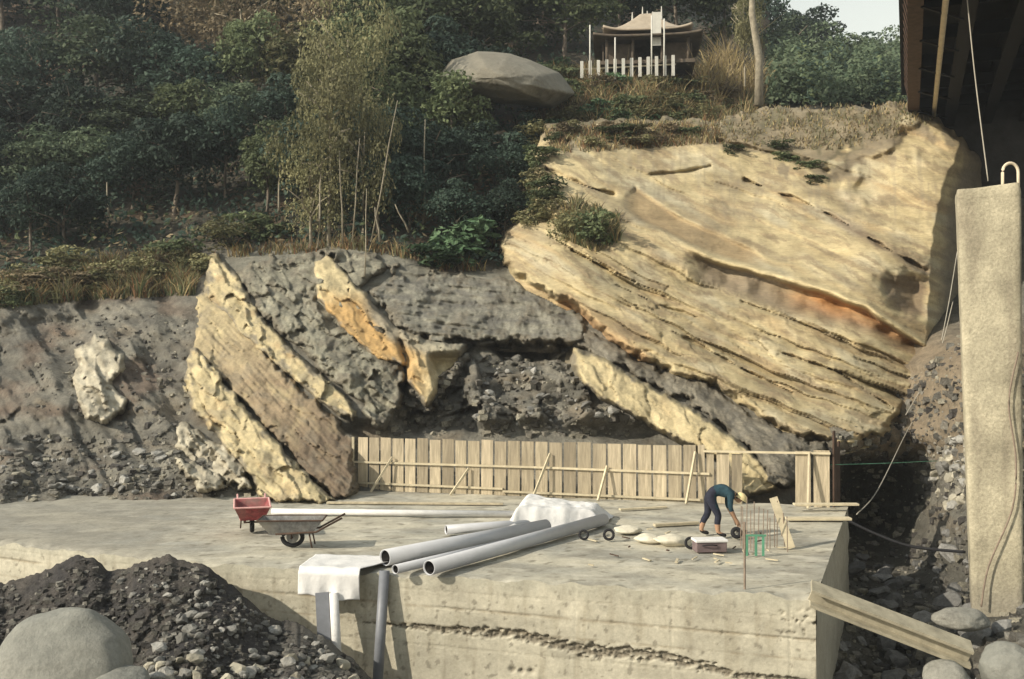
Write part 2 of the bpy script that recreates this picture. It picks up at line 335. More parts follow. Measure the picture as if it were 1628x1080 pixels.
def base_terrain(U, V):
    D = base_fn(U, V); far = D / 40.
    W = P(U, V, D); X, Z = W[..., 0], W[..., 2]
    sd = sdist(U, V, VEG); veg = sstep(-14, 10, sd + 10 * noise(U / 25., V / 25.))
    left = sstep(360, 250, U) * sstep(420, 470, V)
    mid = sstep(540, 620, U) * sstep(1000, 900, U) * sstep(400, 440, V)
    right = sstep(1300, 1380, U) * sstep(480, 560, V)
    D = D + 0.9 * sstep(660, 690, V) * sstep(530, 570, U) * sstep(1330, 1290, U)
    nofence = 1 - sstep(655, 690, V) * sstep(530, 570, U) * sstep(1330, 1290, U)
    D = D + (0.55 * fbm(X / 4.2, Z / 3.2, 0, 4) + 0.10 * fbm(X / 0.8, Z / 0.6, 3, 3)) * nofence
    # left slope: runnels and slabs falling to the left
    s = Z + 0.55 * X; t = X - 0.55 * Z
    D = D - left * (0.85 * fbm(t / 5., s / 1.2, 2, 5, 0.52) + 0.30 * np.abs(fbm(t / 3.4, s / 0.45, 5, 3)) + 0.15 * np.abs(fbm(X / 1.3, Z / 0.9, 15, 4)))
    qs = s / 0.85 + 0.5 * fbm(t / 3., s / 2., 51, 3); fs = qs - np.floor(qs); as_ = np.clip(0.35 + 1.2 * noise(t / 2.8 + np.floor(qs) * 5.1, np.floor(qs) * 2.7, 6), 0, 1)
    D = D + left * 0.55 * as_ * (1 - fs) * sstep(1, 0.9, fs)
    vb, cb, tb = cell(X / 0.7 + 0.3 * noise(X, Z), Z / 0.45, 31); D = D - left * sstep(0.0, 0.5, fbm(X / 2.5, Z / 1.5, 44, 3)) * (0.22 * (vb - 0.5) + 0.2 * tb)
    # middle: thin level bedding above, broken blocks below
    up = mid * sstep(545, 520, V) * sstep(425, 440, V); s2 = Z + 0.06 * X + 0.25 * noise(X / 2.5, Z / 2.)
    D = D - up * (0.55 * fbm(X / 6., s2 / 0.45, 8, 3) + 0.15 * np.abs(noise(X / 2.2, s2 / 0.2, 4)))
    lo = mid * sstep(520, 560, V) * nofence
    val, crack, tilt = cell(X / 1.15 + 0.3 * noise(X, Z), Z / 0.8, 3); v2_, c2_, t2_ = cell(X / 0.45, Z / 0.36, 9)
    D = D + lo * (1.3 * (0.5 - val) + 0.15 * sstep(0.12, 0.0, crack) + 0.9 * tilt + 0.3 * (0.5 - v2_) + 0.35 * t2_)
    # the hollow below the level beds, and the dark clefts beside the middle bed
    hol = sdist(U, V, [(770, 548), (830, 535), (925, 548), (925, 590), (880, 575), (800, 575)])
    D = D + 2.0 * sstep(-2, 8, hol + 5 * noise(U / 12., V / 12.))
    hol2 = sdist(U, V, [(600, 590), (640, 570), (655, 620), (690, 640), (735, 570), (760, 560), (740, 620), (765, 660), (760, 690), (640, 690), (610, 650)])
    D = D + 1.3 * sstep(-3, 14, hol2 + 8 * noise(U / 14., V / 14., 3))
    # right talus
    D = D + right * (0.45 * fbm(X / 1.2, Z / 1.2, 6, 4) + 0.25 * np.abs(noise((X + 0.8 * Z) / 0.7, (X - Z) / 4., 5)))
    n = fbm(U / 60., V / 40., 1, 4); n2 = fbm(U / 18., V / 9., 7, 3)
    C = mixc(GREY, DGREY, np.clip(0.45 + 0.9 * n + 0.3 * n2, 0, 1) * 0.8)
    C = mixc(C, BROWN, np.clip(sstep(0.05, 0.7, fbm(U / 90., V / 45., 9, 3)) * 0.5, 0, 1))
    C = mixc(C, np.array((0.33, 0.31, 0.25)), left * sstep(0.1, 0.8, fbm(t / 6., s / 0.8, 13, 3)) * 0.45)
    C = mixc(C, np.array((0.115, 0.11, 0.095)), left * sstep(-0.1, 0.5, fbm(X / 2.2, Z / 1.0, 37, 5, 0.6)) * 0.7)
    C = mixc(C, np.array((0.24, 0.235, 0.19)), sstep(560, 480, V) * sstep(330, 400, U) * sstep(900, 780, U) * 0.6)
    C = mixc(C, np.array((0.15, 0.105, 0.075)), left * sstep(0.0, 0.6, fbm(X / 3., Z / 1.2, 33, 4)) * 0.65)
    C = mixc(C, DGREY * 0.75, lo * 0.7 * sstep(-0.2, 0.4, n))
    C = mixc(C, DGREY * 0.6, sstep(25, -10, np.abs(V - 772)) * sstep(420, 300, U) * 0.8)
    C = mixc(C, BROWN * 1.3, right * 0.75 * sstep(770, 700, V))
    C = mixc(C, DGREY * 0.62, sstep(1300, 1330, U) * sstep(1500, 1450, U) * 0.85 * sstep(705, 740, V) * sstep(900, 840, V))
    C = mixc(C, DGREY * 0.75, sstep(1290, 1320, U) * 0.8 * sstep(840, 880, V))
    bare = sstep(-6, 14, sdist(U, V, [(-200, 200), (-100, 150), (0, 130), (80, 80), (150, 62), (150, 100), (70, 150), (-60, 205), (-200, 240)]) + 8 * n) 
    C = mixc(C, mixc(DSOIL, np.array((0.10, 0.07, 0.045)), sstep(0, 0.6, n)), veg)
    C = mixc(C, np.array((0.20, 0.125, 0.08)), bare * 0.9)
    return D, C
def base_keep(U, V):
    return ((U > 1268) | (V < 812)) & ((U < 1225) | (V > 118)) & (V < 1125)
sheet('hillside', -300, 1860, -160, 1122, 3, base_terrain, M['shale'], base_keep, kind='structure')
g = MB(); g.add([(-900, -400, -3.6), (900, -400, -3.6), (900, 1500, -3.6), (-900, 1500, -3.6)], [(0, 1, 2, 3)])
g.build('ground', mat('ground_earth', (0.15, 0.14, 0.11), var=0.3, scale=0.4, bump=0.1), kind='structure')

# ------------------------------------------------------------------ the big bedded cliff on the right
cliff_fn = Spline2([(800, 395, 42.2), (868, 470, 36.8), (868, 300, 44), (860, 210, 49), (960, 530, 34.8), (1100, 600, 33), (1310, 695, 29.8), (1440, 640, 33), (1400, 690, 31),
                    (1100, 400, 40), (1400, 400, 38.5), (1250, 540, 35), (1100, 200, 50), (1300, 175, 50), (1440, 165, 48.5), (1475, 540, 35.5), (1475, 350, 40.5), (1500, 240, 45)])
CLIFF = [(790, 392), (812, 358), (846, 330), (856, 290), (846, 240), (866, 196), (1000, 190), (1140, 190), (1215, 170), (1330, 173), (1440, 164), (1490, 186), (1555, 246), (1590, 300),
         (1565, 420), (1535, 500), (1478, 560), (1442, 640), (1400, 692), (1335, 712), (1310, 700), (1270, 692), (1200, 658), (1135, 612), (1095, 602), (1030, 577),
         (962, 537), (925, 492), (872, 464), (838, 448), (802, 418)]
KORN = ([160, 225, 300, 360, 450, 545, 640, 720], [1512, 1530, 1498, 1484, 1478, 1474, 1440, 1400])
def cliff_surface(U, V):
    D = cliff_fn(U, V); W = P(U, V, D); X, Z = W[..., 0], W[..., 2]
    sd = sdist(U, V, CLIFF) + 7 * fbm(U / 28., V / 28., 2, 3)
    warp = 14 * noise(U / 170., V / 120., 3) + 5 * noise(U / 45., V / 45., 9)
    s = V - 0.42 * (U - 1200) + 0.00016 * (U - 1200) ** 2 + warp
    low = sstep(470, 500, s)                                       # closely bedded lower half
    D = D + 1.1 * fbm(X / 7., Z / 5., 1, 3, 0.4) * (1 - 0.4 * low)
    soft = np.clip(0.5 + 0.9 * fbm(U / 120., V / 90., 41, 3), 0.05, 1.2)
    D = D + 0.6 * noise(U / 260., s / 40., 5) * (0.3 + 0.7 * low)
    def beds(per, seed, amp):                                       # each bed leans out towards its foot and breaks back sharply
        q = s / per + 0.45 * noise(s / per * 0.7, U * 0 + seed, 3) + seed * 0.37; f = q - np.floor(q); i_ = np.floor(q)
        a_ = np.clip(0.25 + 1.1 * noise(U / 210. + i_ * 7.3, i_ * 3.1 + seed, 5), 0, 1); return amp * a_ * (1 - f) * sstep(1.0, 1 - 5.0 / per, f)
    D = D + (0.22 + 0.78 * low) * (beds(46., 1, 0.95) + beds(19., 2, 0.36) + beds(9., 3, 0.08))
    ca, cb_ = (U * 0.92 + V * 0.39), s
    vA, kA, tA = cell(ca / 70. + 0.3 * noise(U / 40., V / 40., 2), cb_ / 21. + 0.3 * noise(U / 40., V / 40., 7), 13); vB, kB, tB = cell(ca / 24., cb_ / 9. + 0.3 * noise(U / 20., V / 20., 7), 23)
    brk = np.clip(0.25 + 1.3 * fbm(U / 90., V / 60., 61, 3), 0, 1) * (0.25 + 0.75 * low)
    D = D + 0.6 * brk * (0.30 * (0.5 - vA) + 0.22 * tA + 0.12 * (0.5 - vB) + 0.14 * tB + 0.10 * sstep(0.05, 0, kA))
    D = D + 0.045 * fbm(X / 0.7, Z / 0.5, 4, 4, 0.65) + 0.10 * np.abs(fbm(X / 2.6, Z / 2.0, 14, 4, 0.5)) * (1 - 0.5 * low)
    # the long brown recess, bright lip and iron-stained bed under it
    wob = 4 * noise(U / 40., V / 40., 31)
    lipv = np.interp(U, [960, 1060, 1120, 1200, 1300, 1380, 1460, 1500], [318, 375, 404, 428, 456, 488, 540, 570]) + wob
    upv = np.interp(U, [985, 1010, 1080, 1200, 1230], [318, 298, 345, 398, 425])
    inb = sstep(985, 1015, U) * sstep(1225, 1180, U) * sstep(upv - 4, upv + 6, V) * sstep(lipv - 1, lipv - 9, V)
    D = D + 0.45 * inb
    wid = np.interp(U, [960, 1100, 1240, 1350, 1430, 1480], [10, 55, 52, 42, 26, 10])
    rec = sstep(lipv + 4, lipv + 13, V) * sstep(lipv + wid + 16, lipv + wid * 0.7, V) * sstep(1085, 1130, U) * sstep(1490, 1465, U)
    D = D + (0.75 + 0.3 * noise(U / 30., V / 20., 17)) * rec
    lip = np.exp(-((V - lipv) / 6.) ** 2) * sstep(1060, 1130, U); D = D - 0.35 * lip
    # open joints
    for ln, w, dp in (([(1185, 286), (1230, 305), (1285, 325), (1335, 350), (1400, 390), (1472, 430)], 5, 0.9),
                      ([(1035, 278), (1090, 274), (1130, 264)], 5, 0.8), ([(908, 398), (960, 425), (1010, 448)], 3.5, 0.6),
                      ([(975, 452), (1060, 490), (1110, 505)], 3, 0.45), ([(1070, 528), (1125, 556), (1190, 592), (1260, 625)], 4, 0.7),
                      ([(1240, 560), (1330, 590), (1420, 650)], 4, 0.5), ([(1180, 480), (1290, 520), (1400, 560), (1455, 590)], 4, 0.5),
                      ([(1140, 224), (1190, 236), (1260, 250), (1315, 272)], 9, 0.9), ([(868, 270), (930, 296), (975, 310)], 9, 1.0),
                      ([(1375, 300), (1415, 250), (1455, 222)], 60, 0.8)):
        D = D + 0.7 * dp * np.exp(-(np.maximum(0, pdist(U, V, ln) + 3 * fbm(U / 40., V / 40., 8, 3)) / (0.5 * w * (0.15 + np.clip(0.5 + 1.2 * fbm(U / 50., V / 50., 28, 3), 0, 1.2)))) ** 2)
    cav = sdist(U, V, [(1395, 440), (1440, 432), (1474, 445), (1472, 505), (1440, 505), (1410, 480)]); D = D + 1.0 * sstep(-10, 26, cav + 8 * noise(U / 20., V / 20., 6))
    scoop = np.exp(-(((U - 1370) / 70.) ** 2 + ((V - 290) / 55.) ** 2)); D = D + 1.2 * scoop
    lc = sdist(U, V, [(1120, 470), (1330, 540), (1440, 610), (1440, 640), (1330, 560)])
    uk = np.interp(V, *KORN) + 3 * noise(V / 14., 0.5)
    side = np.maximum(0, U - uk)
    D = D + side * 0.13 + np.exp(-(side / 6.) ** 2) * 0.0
    edge = sstep(9, -6, sd); D = D + np.interp(V, [480, 600], [2.4, 1.3]) * edge
    n = fbm(U / 80., s / 26., 3, 4); n2 = fbm(U / 34., V / 30., 6, 4)
    C = mixc(CREAM * 0.92, CREAM * np.array((0.66, 0.64, 0.62)), np.clip(0.4 + 0.8 * n2, 0, 1))
    C = mixc(C, np.array((0.27, 0.225, 0.145)), sstep(-0.05, 0.8, fbm(U / 120., s / 40., 51, 5, 0.6)) * 0.8)
    C = mixc(C, TAN, np.clip(sstep(0.05, 0.7, fbm(U / 220., s / 22., 3, 4)), 0, 1) * 0.75)
    C = mixc(C, CREAM * np.array((1.05, 1.04, 1.0)), sstep(0.2, 0.6, fbm(U / 200., s / 16., 83, 3)) * 0.6)
    C = mixc(C, np.array((0.40, 0.37, 0.27)), sstep(0.0, 0.7, fbm(U / 110., s / 40., 21, 3)) * 0.6)
    stn = sstep(0.05, 0.55, fbm(U / 60., s / 16., 91, 6, 0.68)); C = mixc(C, np.array((0.235, 0.18, 0.11)), stn * 0.65)
    drp = sstep(0.1, 0.6, fbm(U / 14., V / 90., 93, 5, 0.6)) * sstep(420, 300, V); C = mixc(C, np.array((0.25, 0.21, 0.145)), drp * 0.45)
    C = mixc(C, TAN * 0.8, inb * 0.85)
    C = mixc(C, CREAM * 1.1, lip * 0.8)
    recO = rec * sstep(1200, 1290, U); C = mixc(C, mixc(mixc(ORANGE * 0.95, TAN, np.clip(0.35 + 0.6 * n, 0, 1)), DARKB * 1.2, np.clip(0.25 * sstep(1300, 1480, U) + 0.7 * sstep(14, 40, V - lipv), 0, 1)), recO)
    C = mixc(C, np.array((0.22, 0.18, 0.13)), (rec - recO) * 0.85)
    C = mixc(C, DARKB, sstep(-5, 10, cav) * 0.8)
    gap = np.exp(-(pdist(U, V, [(1330, 350), (1400, 388), (1472, 432)]) / 9.) ** 2); C = mixc(C, DARKB * 1.3, gap * 0.7)
    top = sstep(0, 70, sd) ; capv = np.interp(U, [860, 900, 980, 1060, 1140, 1230, 1320, 1370, 1420, 1480, 1540], [205, 225, 222, 215, 222, 252, 280, 250, 218, 208, 225]); cap = sstep(capv + 12, capv - 12, V + 45 * n2)
    C = mixc(C, mixc(np.array((0.20, 0.165, 0.11)), np.array((0.105, 0.095, 0.06)), sstep(-0.3, 0.4, n2)), np.clip(cap, 0, 1) * 0.9)
    C = mixc(C, TAN * np.array((1.1, 0.85, 0.7)), np.exp(-(pdist(U, V, [(900, 485), (960, 535), (1020, 570)]) / 14.) ** 2) * 0.7)
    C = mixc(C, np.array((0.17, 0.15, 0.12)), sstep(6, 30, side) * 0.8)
    return D, C, V + np.where(V < 330, np.maximum(0, -sd) * 2.2, 0)
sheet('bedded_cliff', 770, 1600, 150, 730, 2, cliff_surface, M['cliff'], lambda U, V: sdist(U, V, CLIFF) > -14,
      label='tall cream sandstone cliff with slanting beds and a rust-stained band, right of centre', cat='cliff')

# ------------------------------------------------------------------ other sandstone ledges standing out of the shale
def ledge(name, poly, proud, cfun, label, edge=12, rough=0.25, m=None, aniso=None, step=2, cat='rock ledge', carve=None, rag=9, dust=0.65, facet=0.0):
    us = [p[0] for p in poly]; vs_ = [p[1] for p in poly]
    def fn(U, V):
        D0 = base_fn(U, V); W = P(U, V, D0); X, Z = W[..., 0], W[..., 2]
        sd = sdist(U, V, poly) + rag * fbm(U / 34., V / 34., 5, 4, 0.6)
        k = sstep(-8, edge * 0.75, sd + 1.5 * fbm(U / 14., V / 14., 25, 2)); pr = proud(U, V) if callable(proud) else proud
        D = D0 + 1.6 - (pr + 1.6) * k + rough * (fbm(X / 1.6, Z / 1.6, 2, 5, 0.6)) + 0.25 * rough * np.abs(fbm(X / 1.2, Z / 1.2, 12, 4)) + 0.05 * fbm(X / 0.3, Z / 0.3, 5, 2)
        if aniso:
            a = math.radians(aniso[0]); s = -U * math.sin(a) + V * math.cos(a); t = U * math.cos(a) + V * math.sin(a)
            D = D + aniso[1] * noise(t / 90., s / 7., 3) + 0.6 * aniso[1] * noise(t / 50., s / 3., 8)
        if facet:
            v1, c1, t1 = cell((U * 0.7 + V * 0.7) / 90. + 0.4 * fbm(U / 40., V / 40., 3, 3), (V * 0.7 - U * 0.7) / 34. + 0.4 * fbm(U / 40., V / 40., 6, 3), 17); v2, c2, t2 = cell((U * 0.7 + V * 0.7) / 30., (V * 0.7 - U * 0.7) / 12. + 0.3 * noise(U / 20., V / 20., 6), 27); D = D + facet * (0.35 * (0.5 - v1) + 0.9 * t1 + 0.12 * (0.5 - v2) + 0.3 * t2)
        if carve: D = D + carve(U, V)
        C = cfun(U, V, sd); return D, mixc(C, np.array((0.19, 0.17, 0.13)), np.clip(sstep(5 + 15 * dust, 0, sd + (6 + 14 * dust) * fbm(U / 22., V / 22., 61, 5, 0.65)) * 0.85 + sstep(0.15, 0.5, fbm(U / 34., V / 28., 65, 5, 0.65)) * dust, 0, 0.9))
    return sheet(name, min(us) - 16, max(us) + 16, min(vs_) - 16, max(vs_) + 16, step, fn, m or M['sand'], lambda U, V: sdist(U, V, poly) > -15, label=label, cat=cat)
def cream_c(dirty=0.5, dark=TAN):
    def f(U, V, sd):
        n = fbm(U / 26., V / 26., 4, 4); return mixc(mixc(CREAM * 1.02, CREAM * 0.78, np.clip(0.4 + n, 0, 1)), dark, sstep(0.1, 0.8, fbm(U / 40., V / 30., 12, 3)) * dirty)
    return f
def stripe_c(U, V, sd):
    a = math.radians(47); s = -U * math.sin(a) + V * math.cos(a); t = U * math.cos(a) + V * math.sin(a)
    n = noise(t / 90., s / 6., 3) + 0.6 * noise(t / 60., s / 2.6, 6); b = fbm(U / 50., V / 50., 8, 3)
    C = mixc(np.array((0.30, 0.235, 0.15)), np.array((0.17, 0.125, 0.08)), np.clip(0.3 + 0.5 * n + 0.5 * b, 0, 1))
    C = mixc(C, CREAM * 0.85, np.clip(sstep(0.0, 0.7, b) * 0.6 + sstep(640, 450, V + 0.25 * (U - 400) + 40 * b) * 0.75, 0, 0.85))
    return mixc(C, np.array((0.10, 0.075, 0.055)), sstep(620, 740, V + 0.5 * (U - 470)) * 0.7)
ledge('sandstone_ledge', [(336, 408), (308, 470), (300, 560), (345, 605), (400, 665), (470, 745), (525, 800), (568, 798), (566, 695), (500, 628), (440, 572), (400, 522), (370, 458)],
      0.75, stripe_c, 'brown striped sloping rock face between two pale sandstone edges, left of centre', rough=0.18, aniso=(47, 0.07), edge=16, dust=0.35, facet=0.2)
ledge('sandstone_ledge', [(300, 552), (293, 600), (302, 645), (328, 682), (362, 720), (402, 768), (415, 800), (545, 800), (505, 768), (470, 730), (432, 688), (395, 648), (360, 608), (335, 575), (312, 552)],
      1.2, cream_c(0.5), 'pale lower edge of the tilted left rock outcrop, running down to the slab', rough=0.12, edge=10, rag=6, dust=0.42, facet=0.4)
ledge('sandstone_ledge', [(332, 408), (346, 402), (380, 440), (414, 500), (456, 544), (506, 590), (560, 638), (575, 665), (560, 672), (515, 645), (455, 595), (405, 552), (358, 505), (322, 470)],
      0.95, cream_c(0.8), 'narrow pale upper edge of the tilted left rock outcrop with pointed top', rough=0.18, edge=8, rag=5, dust=0.42, facet=0.4)
def mid_c(U, V, sd):
    n = fbm(U / 26., V / 26., 4, 4); C = mixc(CREAM * 1.05, CREAM * 0.8, np.clip(0.4 + n, 0, 1))
    C = mixc(C, np.array((0.44, 0.27, 0.10)), sstep(455, 490, V + 6 * n) * sstep(700, 640, U) * 0.85)
    lipv = np.interp(U, [540, 575, 620, 680, 740], [440, 478, 528, 552, 556]); return mixc(C, np.array((0.26, 0.25, 0.20)), sstep(lipv + 22, lipv + 4, V) * sstep(560, 600, U) * 0.8)
def mid_carve(U, V): return 0.9 * np.exp(-(pdist(U, V, [(636, 545), (648, 575), (640, 610)]) / 5.) ** 2) + 1.2 * sstep(672, 690, U - 0.25 * (V - 560)) * sstep(556, 572, V)
ledge('sandstone_ledge', [(496, 416), (522, 402), (555, 436), (584, 468), (628, 518), (684, 542), (742, 546), (732, 578), (702, 606), (678, 646), (650, 612), (640, 585), (602, 574), (560, 542), (530, 508), (502, 474)],
      1.2, mid_c, 'cream and orange rock ledge slanting down through the middle of the grey shale', edge=9, rough=0.12, carve=mid_carve, rag=3, dust=0.15, facet=0.35)
ledge('sandstone_ledge', [(914, 554), (960, 570), (1012, 600), (1062, 630), (1112, 656), (1152, 686), (1187, 710), (1217, 740), (1240, 778), (1190, 790), (1150, 735), (1085, 704), (1040, 680), (990, 652), (950, 632), (922, 605), (912, 580)],
      lambda U, V: np.interp(V, [600, 700, 770], [1.5, 1.3, 0.1]), cream_c(0.3), 'smooth cream rock bed sloping down behind the board fence to its gap', edge=8, rough=0.13, rag=3, dust=0.12, facet=0.2)
def white_c(U, V, sd): 
    n = fbm(U / 15., V / 15., 4, 4); return mixc(np.array((0.47, 0.43, 0.33)), np.array((0.28, 0.25, 0.185)), np.clip(0.3 + 0.9 * n, 0, 1))
ledge('rock_outcrop', [(150, 524), (176, 538), (204, 560), (202, 600), (186, 612), (208, 632), (202, 658), (168, 680), (135, 672), (114, 640), (112, 600), (124, 582), (116, 556)],
      1.0, white_c, 'small pale rounded rock outcrop alone on the grey left slope', edge=18, rough=0.25, rag=6, dust=0.2, facet=0.4, cat='rock outcrop')
ledge('rock_outcrop', [(268, 680), (300, 668), (345, 690), (395, 735), (405, 780), (330, 785), (290, 760), (258, 745), (275, 715)],
      0.8, white_c, 'crumbling whitish rock at the foot of the tilted left outcrop', edge=16, rough=0.3, rag=10, dust=0.3, facet=0.7, cat='rock outcrop')
def grey_c(U, V, sd):
    n = fbm(U / 26., V / 20., 4, 4); return mixc(np.array((0.31, 0.295, 0.225)), np.array((0.19, 0.18, 0.14)), np.clip(0.4 + n, 0, 1))
def blocks(k=1.0):
    def f(U, V):
        a, b = 0.8 * U + 0.6 * V, -0.6 * U + 0.8 * V; w = 0.5 * fbm(U / 40., V / 40., 3, 3)
        val, cr, t = cell(a / 60. + w, b / 24. + w, 5); v2, c2, t2 = cell(a / 20. + w, b / 9., 2); m_ = np.clip(0.5 + fbm(U / 50., V / 40., 71, 3), 0, 1)
        return k * (0.8 * (0.5 - val) + 0.7 * t + m_ * (0.5 * (0.5 - v2) + 0.45 * t2) + 0.5 * fbm(U / 60., V / 60., 19, 4, 0.5))
    return f
ledge('shale_mass', [(372, 430), (420, 408), (500, 400), (545, 390), (590, 400), (640, 420), (580, 460), (600, 505), (650, 560), (640, 640), (610, 690), (570, 650), (510, 595), (455, 545), (408, 495)],
      0.9, grey_c, 'grey broken shale between the left outcrop and the orange ledge', edge=14, rough=0.45, m=M['shale'], carve=blocks(0.5), cat='rock')
def shale_c(U, V, sd):
    n = fbm(U / 40., V / 12., 4, 4); return mixc(np.array((0.27, 0.26, 0.21)), np.array((0.155, 0.15, 0.13)), np.clip(0.4 + n, 0, 1))
ledge('shale_mass', [(575, 452), (700, 432), (800, 440), (872, 458), (930, 492), (935, 548), (880, 548), (800, 545), (735, 545), (690, 545), (630, 520)],
      0.8, shale_c, 'dark level-bedded shale bank under the trees in the centre', edge=12, rough=0.35, m=M['shale'], aniso=(6, 0.20), cat='rock')
def wedge_c(U, V, sd):
    n = fbm(U / 30., V / 24., 4, 4); return mixc(np.array((0.27, 0.245, 0.19)), np.array((0.16, 0.15, 0.125)), np.clip(0.4 + n, 0, 1))
ledge('shale_mass', [(915, 490), (962, 537), (1030, 577), (1110, 602), (1140, 612), (1200, 658), (1270, 692), (1310, 705), (1320, 760), (1230, 775), (1180, 705), (1112, 652), (1060, 628), (1010, 598), (955, 568), (912, 550)],
      0.5, wedge_c, 'grey wedge of shale between the big cliff and the cream bed', edge=10, rough=0.4, m=M['shale'], aniso=(28, 0.12), cat='rock')
# the overhanging boulder on the rim
def rock_mesh(name, seed, sub, m, amp=0.35, facet=0.5, smooth=True, col=None):
    bm = bmesh.new(); bmesh.ops.create_icosphere(bm, subdivisions=sub, radius=1)
    v = np.array([x.co[:] for x in bm.verts]); r = np.random.default_rng(seed)
    for k in range(9):                                            # cut flat faces
        n = r.normal(size=3); n /= np.linalg.norm(n); h = r.uniform(0.55, 0.9); d = v @ n; v = v - np.maximum(0, d - h)[:, None] * n * facet * 1.6
    q = 1 + amp * fbm(v[:, 0] * 1.1 + seed, v[:, 1] * 1.1, v[:, 2] * 1.1, 3); v = v * q[:, None]
    for x, c in zip(bm.verts, v): x.co = c
    me = bpy.data.meshes.new(name); bm.to_mesh(me); bm.free()
    me.polygons.foreach_set('use_smooth', np.full(len(me.polygons), smooth)); me.materials.append(m); return me
bo = np.array([(694, 122), (716, 96), (758, 82), (812, 86), (846, 96), (890, 116), (915, 150), (880, 172), (802, 166), (760, 158), (712, 142)], float)
tt_ = np.linspace(0, 1, len(bo) + 1); clo = np.vstack([bo, bo[:1]]); ts = np.linspace(0, 1, 121)[:-1]; ou = np.interp(ts, tt_, clo[:, 0]); ov = np.interp(ts, tt_, clo[:, 1]); bc = np.array((785., 124.))
ringsb = []
for k, yy in enumerate(np.linspace(0, 1, 60)):
    sc = math.sin(math.pi * min(0.999, yy * 0.5 + 0.0)) ** 0.44 if yy < 1 else 1.0; sc = max(sc, 0.004)
    ringsb.append(P(bc[0] + (ou - bc[0]) * sc, bc[1] + (ov - bc[1]) * sc, np.full(ou.shape, 49.9 + 5.2 * yy ** 1.2)))
RB = np.array(ringsb); nb = 0.24 * fbm(RB[..., 0] / 1.8, RB[..., 1] / 1.8, RB[..., 2] / 0.9, 4, 0.5); RB[..., 2] += nb * 0.5; RB[..., 1] += nb
ib = np.arange(RB.shape[0] * 120).reshape(-1, 120); jb = np.roll(ib, -1, 1); fb = [tuple(x) for x in np.stack([ib[:-1], jb[:-1], jb[1:], ib[1:]], -1).reshape(-1, 4).tolist()] + [tuple(ib[-1].tolist())]
obj('overhanging_boulder', meshdata('overhanging_boulder', RB.reshape(-1, 3), fb, mat('rim_boulder_rock', (0.195, 0.185, 0.15), var=0.25, scale=0.9, bump=0.08, bscale=3, fine=(7, 0.25), tint=((0.19, 0.17, 0.13), 0.7))),
    label='big flat-bottomed boulder jutting out over the dark recess left of the hut', cat='boulder')

# ------------------------------------------------------------------ concrete slab
FRONT = np.array([(-17, 23.6), (-11.5, 22.1), (-5.9, 19.7), (5.0, 16.9)]); BACK = np.array([(-17, 31.5), (-11, 31.3), (-4.9, 30.4), (8.75, 26.7)])
def along(poly, s):
    seg = np.r_[0, np.cumsum(np.hypot(*np.diff(poly, axis=0).T))]; seg /= seg[-1]
    return np.stack([np.interp(s, seg, poly[:, 0]), np.interp(s, seg, poly[:, 1])], -1)
CONC = np.array((0.46, 0.43, 0.34)); CONCG = np.array((0.30, 0.295, 0.255))
slab = empty('concrete_slab', (0, 0, 0), label='long pale concrete foundation slab with honeycombed front face', cat='concrete slab')
S, T = np.meshgrid(np.linspace(0, 1, 460), np.linspace(0, 1, 190))
f_, b_ = along(FRONT, S), along(BACK, S); XY = f_ * (1 - T[..., None]) + b_ * T[..., None]; X, Y = XY[..., 0], XY[..., 1]
Zt = 0.018 * fbm(X / 1.6, Y / 1.6, 0, 4) - 0.02
Zt = Zt - 0.05 * np.exp(-(T / 0.014)) * (1 + 1.5 * fbm(X / 0.6, Y / 0.6, 4, 4))
n = fbm(X / 2.4, Y / 1.3, 3, 5); n2 = fbm(X / 0.6, Y / 0.5, 8, 3)
Ct = mixc(mixc(CONC, CONCG, np.clip(0.45 + 0.9 * n, 0, 1)), np.array((0.24, 0.22, 0.175)), sstep(-0.1, 0.8, n2 + 0.5 * n) * 0.5)
wet = sstep(0.15, 0.32, fbm(X / 2.2, Y / 1.1, 45, 5, 0.55)); Ct = mixc(Ct, np.array((0.22, 0.205, 0.165)), wet * 0.3)
sp_ = sstep(0.45, 0.6, fbm(X / 0.25, Y / 0.25, 77, 3)); Ct = mixc(Ct, np.array((0.16, 0.145, 0.11)), sp_ * 0.7)
lt_ = sstep(0.3, 0.6, fbm(X / 0.9, Y / 0.4, 99, 4)); Ct = mixc(Ct, np.array((0.56, 0.53, 0.44)), lt_ * 0.5)
Ct = mixc(Ct, np.array((0.20, 0.19, 0.16)), sstep(-5.5, -9, X + 1.2 * n) * 0.6)
ZTOP = Zt[0].copy(); STOP = S[0].copy()
obj('slab_top', meshdata('slab_top', np.stack([X, Y, Zt], -1), grid_faces(*X.shape), M['concrete'], Ct), slab)
S, T = np.meshgrid(np.linspace(0, 1, 900), np.linspace(0, 1, 110)); f_ = along(FRONT, S); X, Y = f_[..., 0], f_[..., 1]
H = 2.6; Zf = np.interp(S, STOP, ZTOP) - H * T; nx, ny = -0.25, -0.968; A = X * 0.968 - Y * 0.25
off = 0.006 * fbm(A / 0.8, Zf / 0.8, 1, 4)
def groove(zl, w, dp): return dp * np.exp(-((Zf - zl) / w) ** 2)
l1 = -0.58 - 0.022 * (A + 7) ; off = off - groove(l1, 0.012, 0.035) * sstep(-0.5, 0.3, fbm(A / 1.5, A * 0 + 2, 0, 2) + (A > -1) * 0.5)
l2 = -0.30 - 0.012 * (A + 7); off = off - groove(l2, 0.008, 0.012)
l3 = -1.28 - 0.02 * (A + 7); off = off - groove(l3, 0.009, 0.015)
l4 = -0.92 - 0.02 * (A + 7); off = off - groove(l4, 0.008, 0.008)
for xa in (-9.6, -6.6, -3.4, -1.75, 0.2, 2.6): off = off - 0.012 * np.exp(-((A - xa) / 0.01) ** 2)
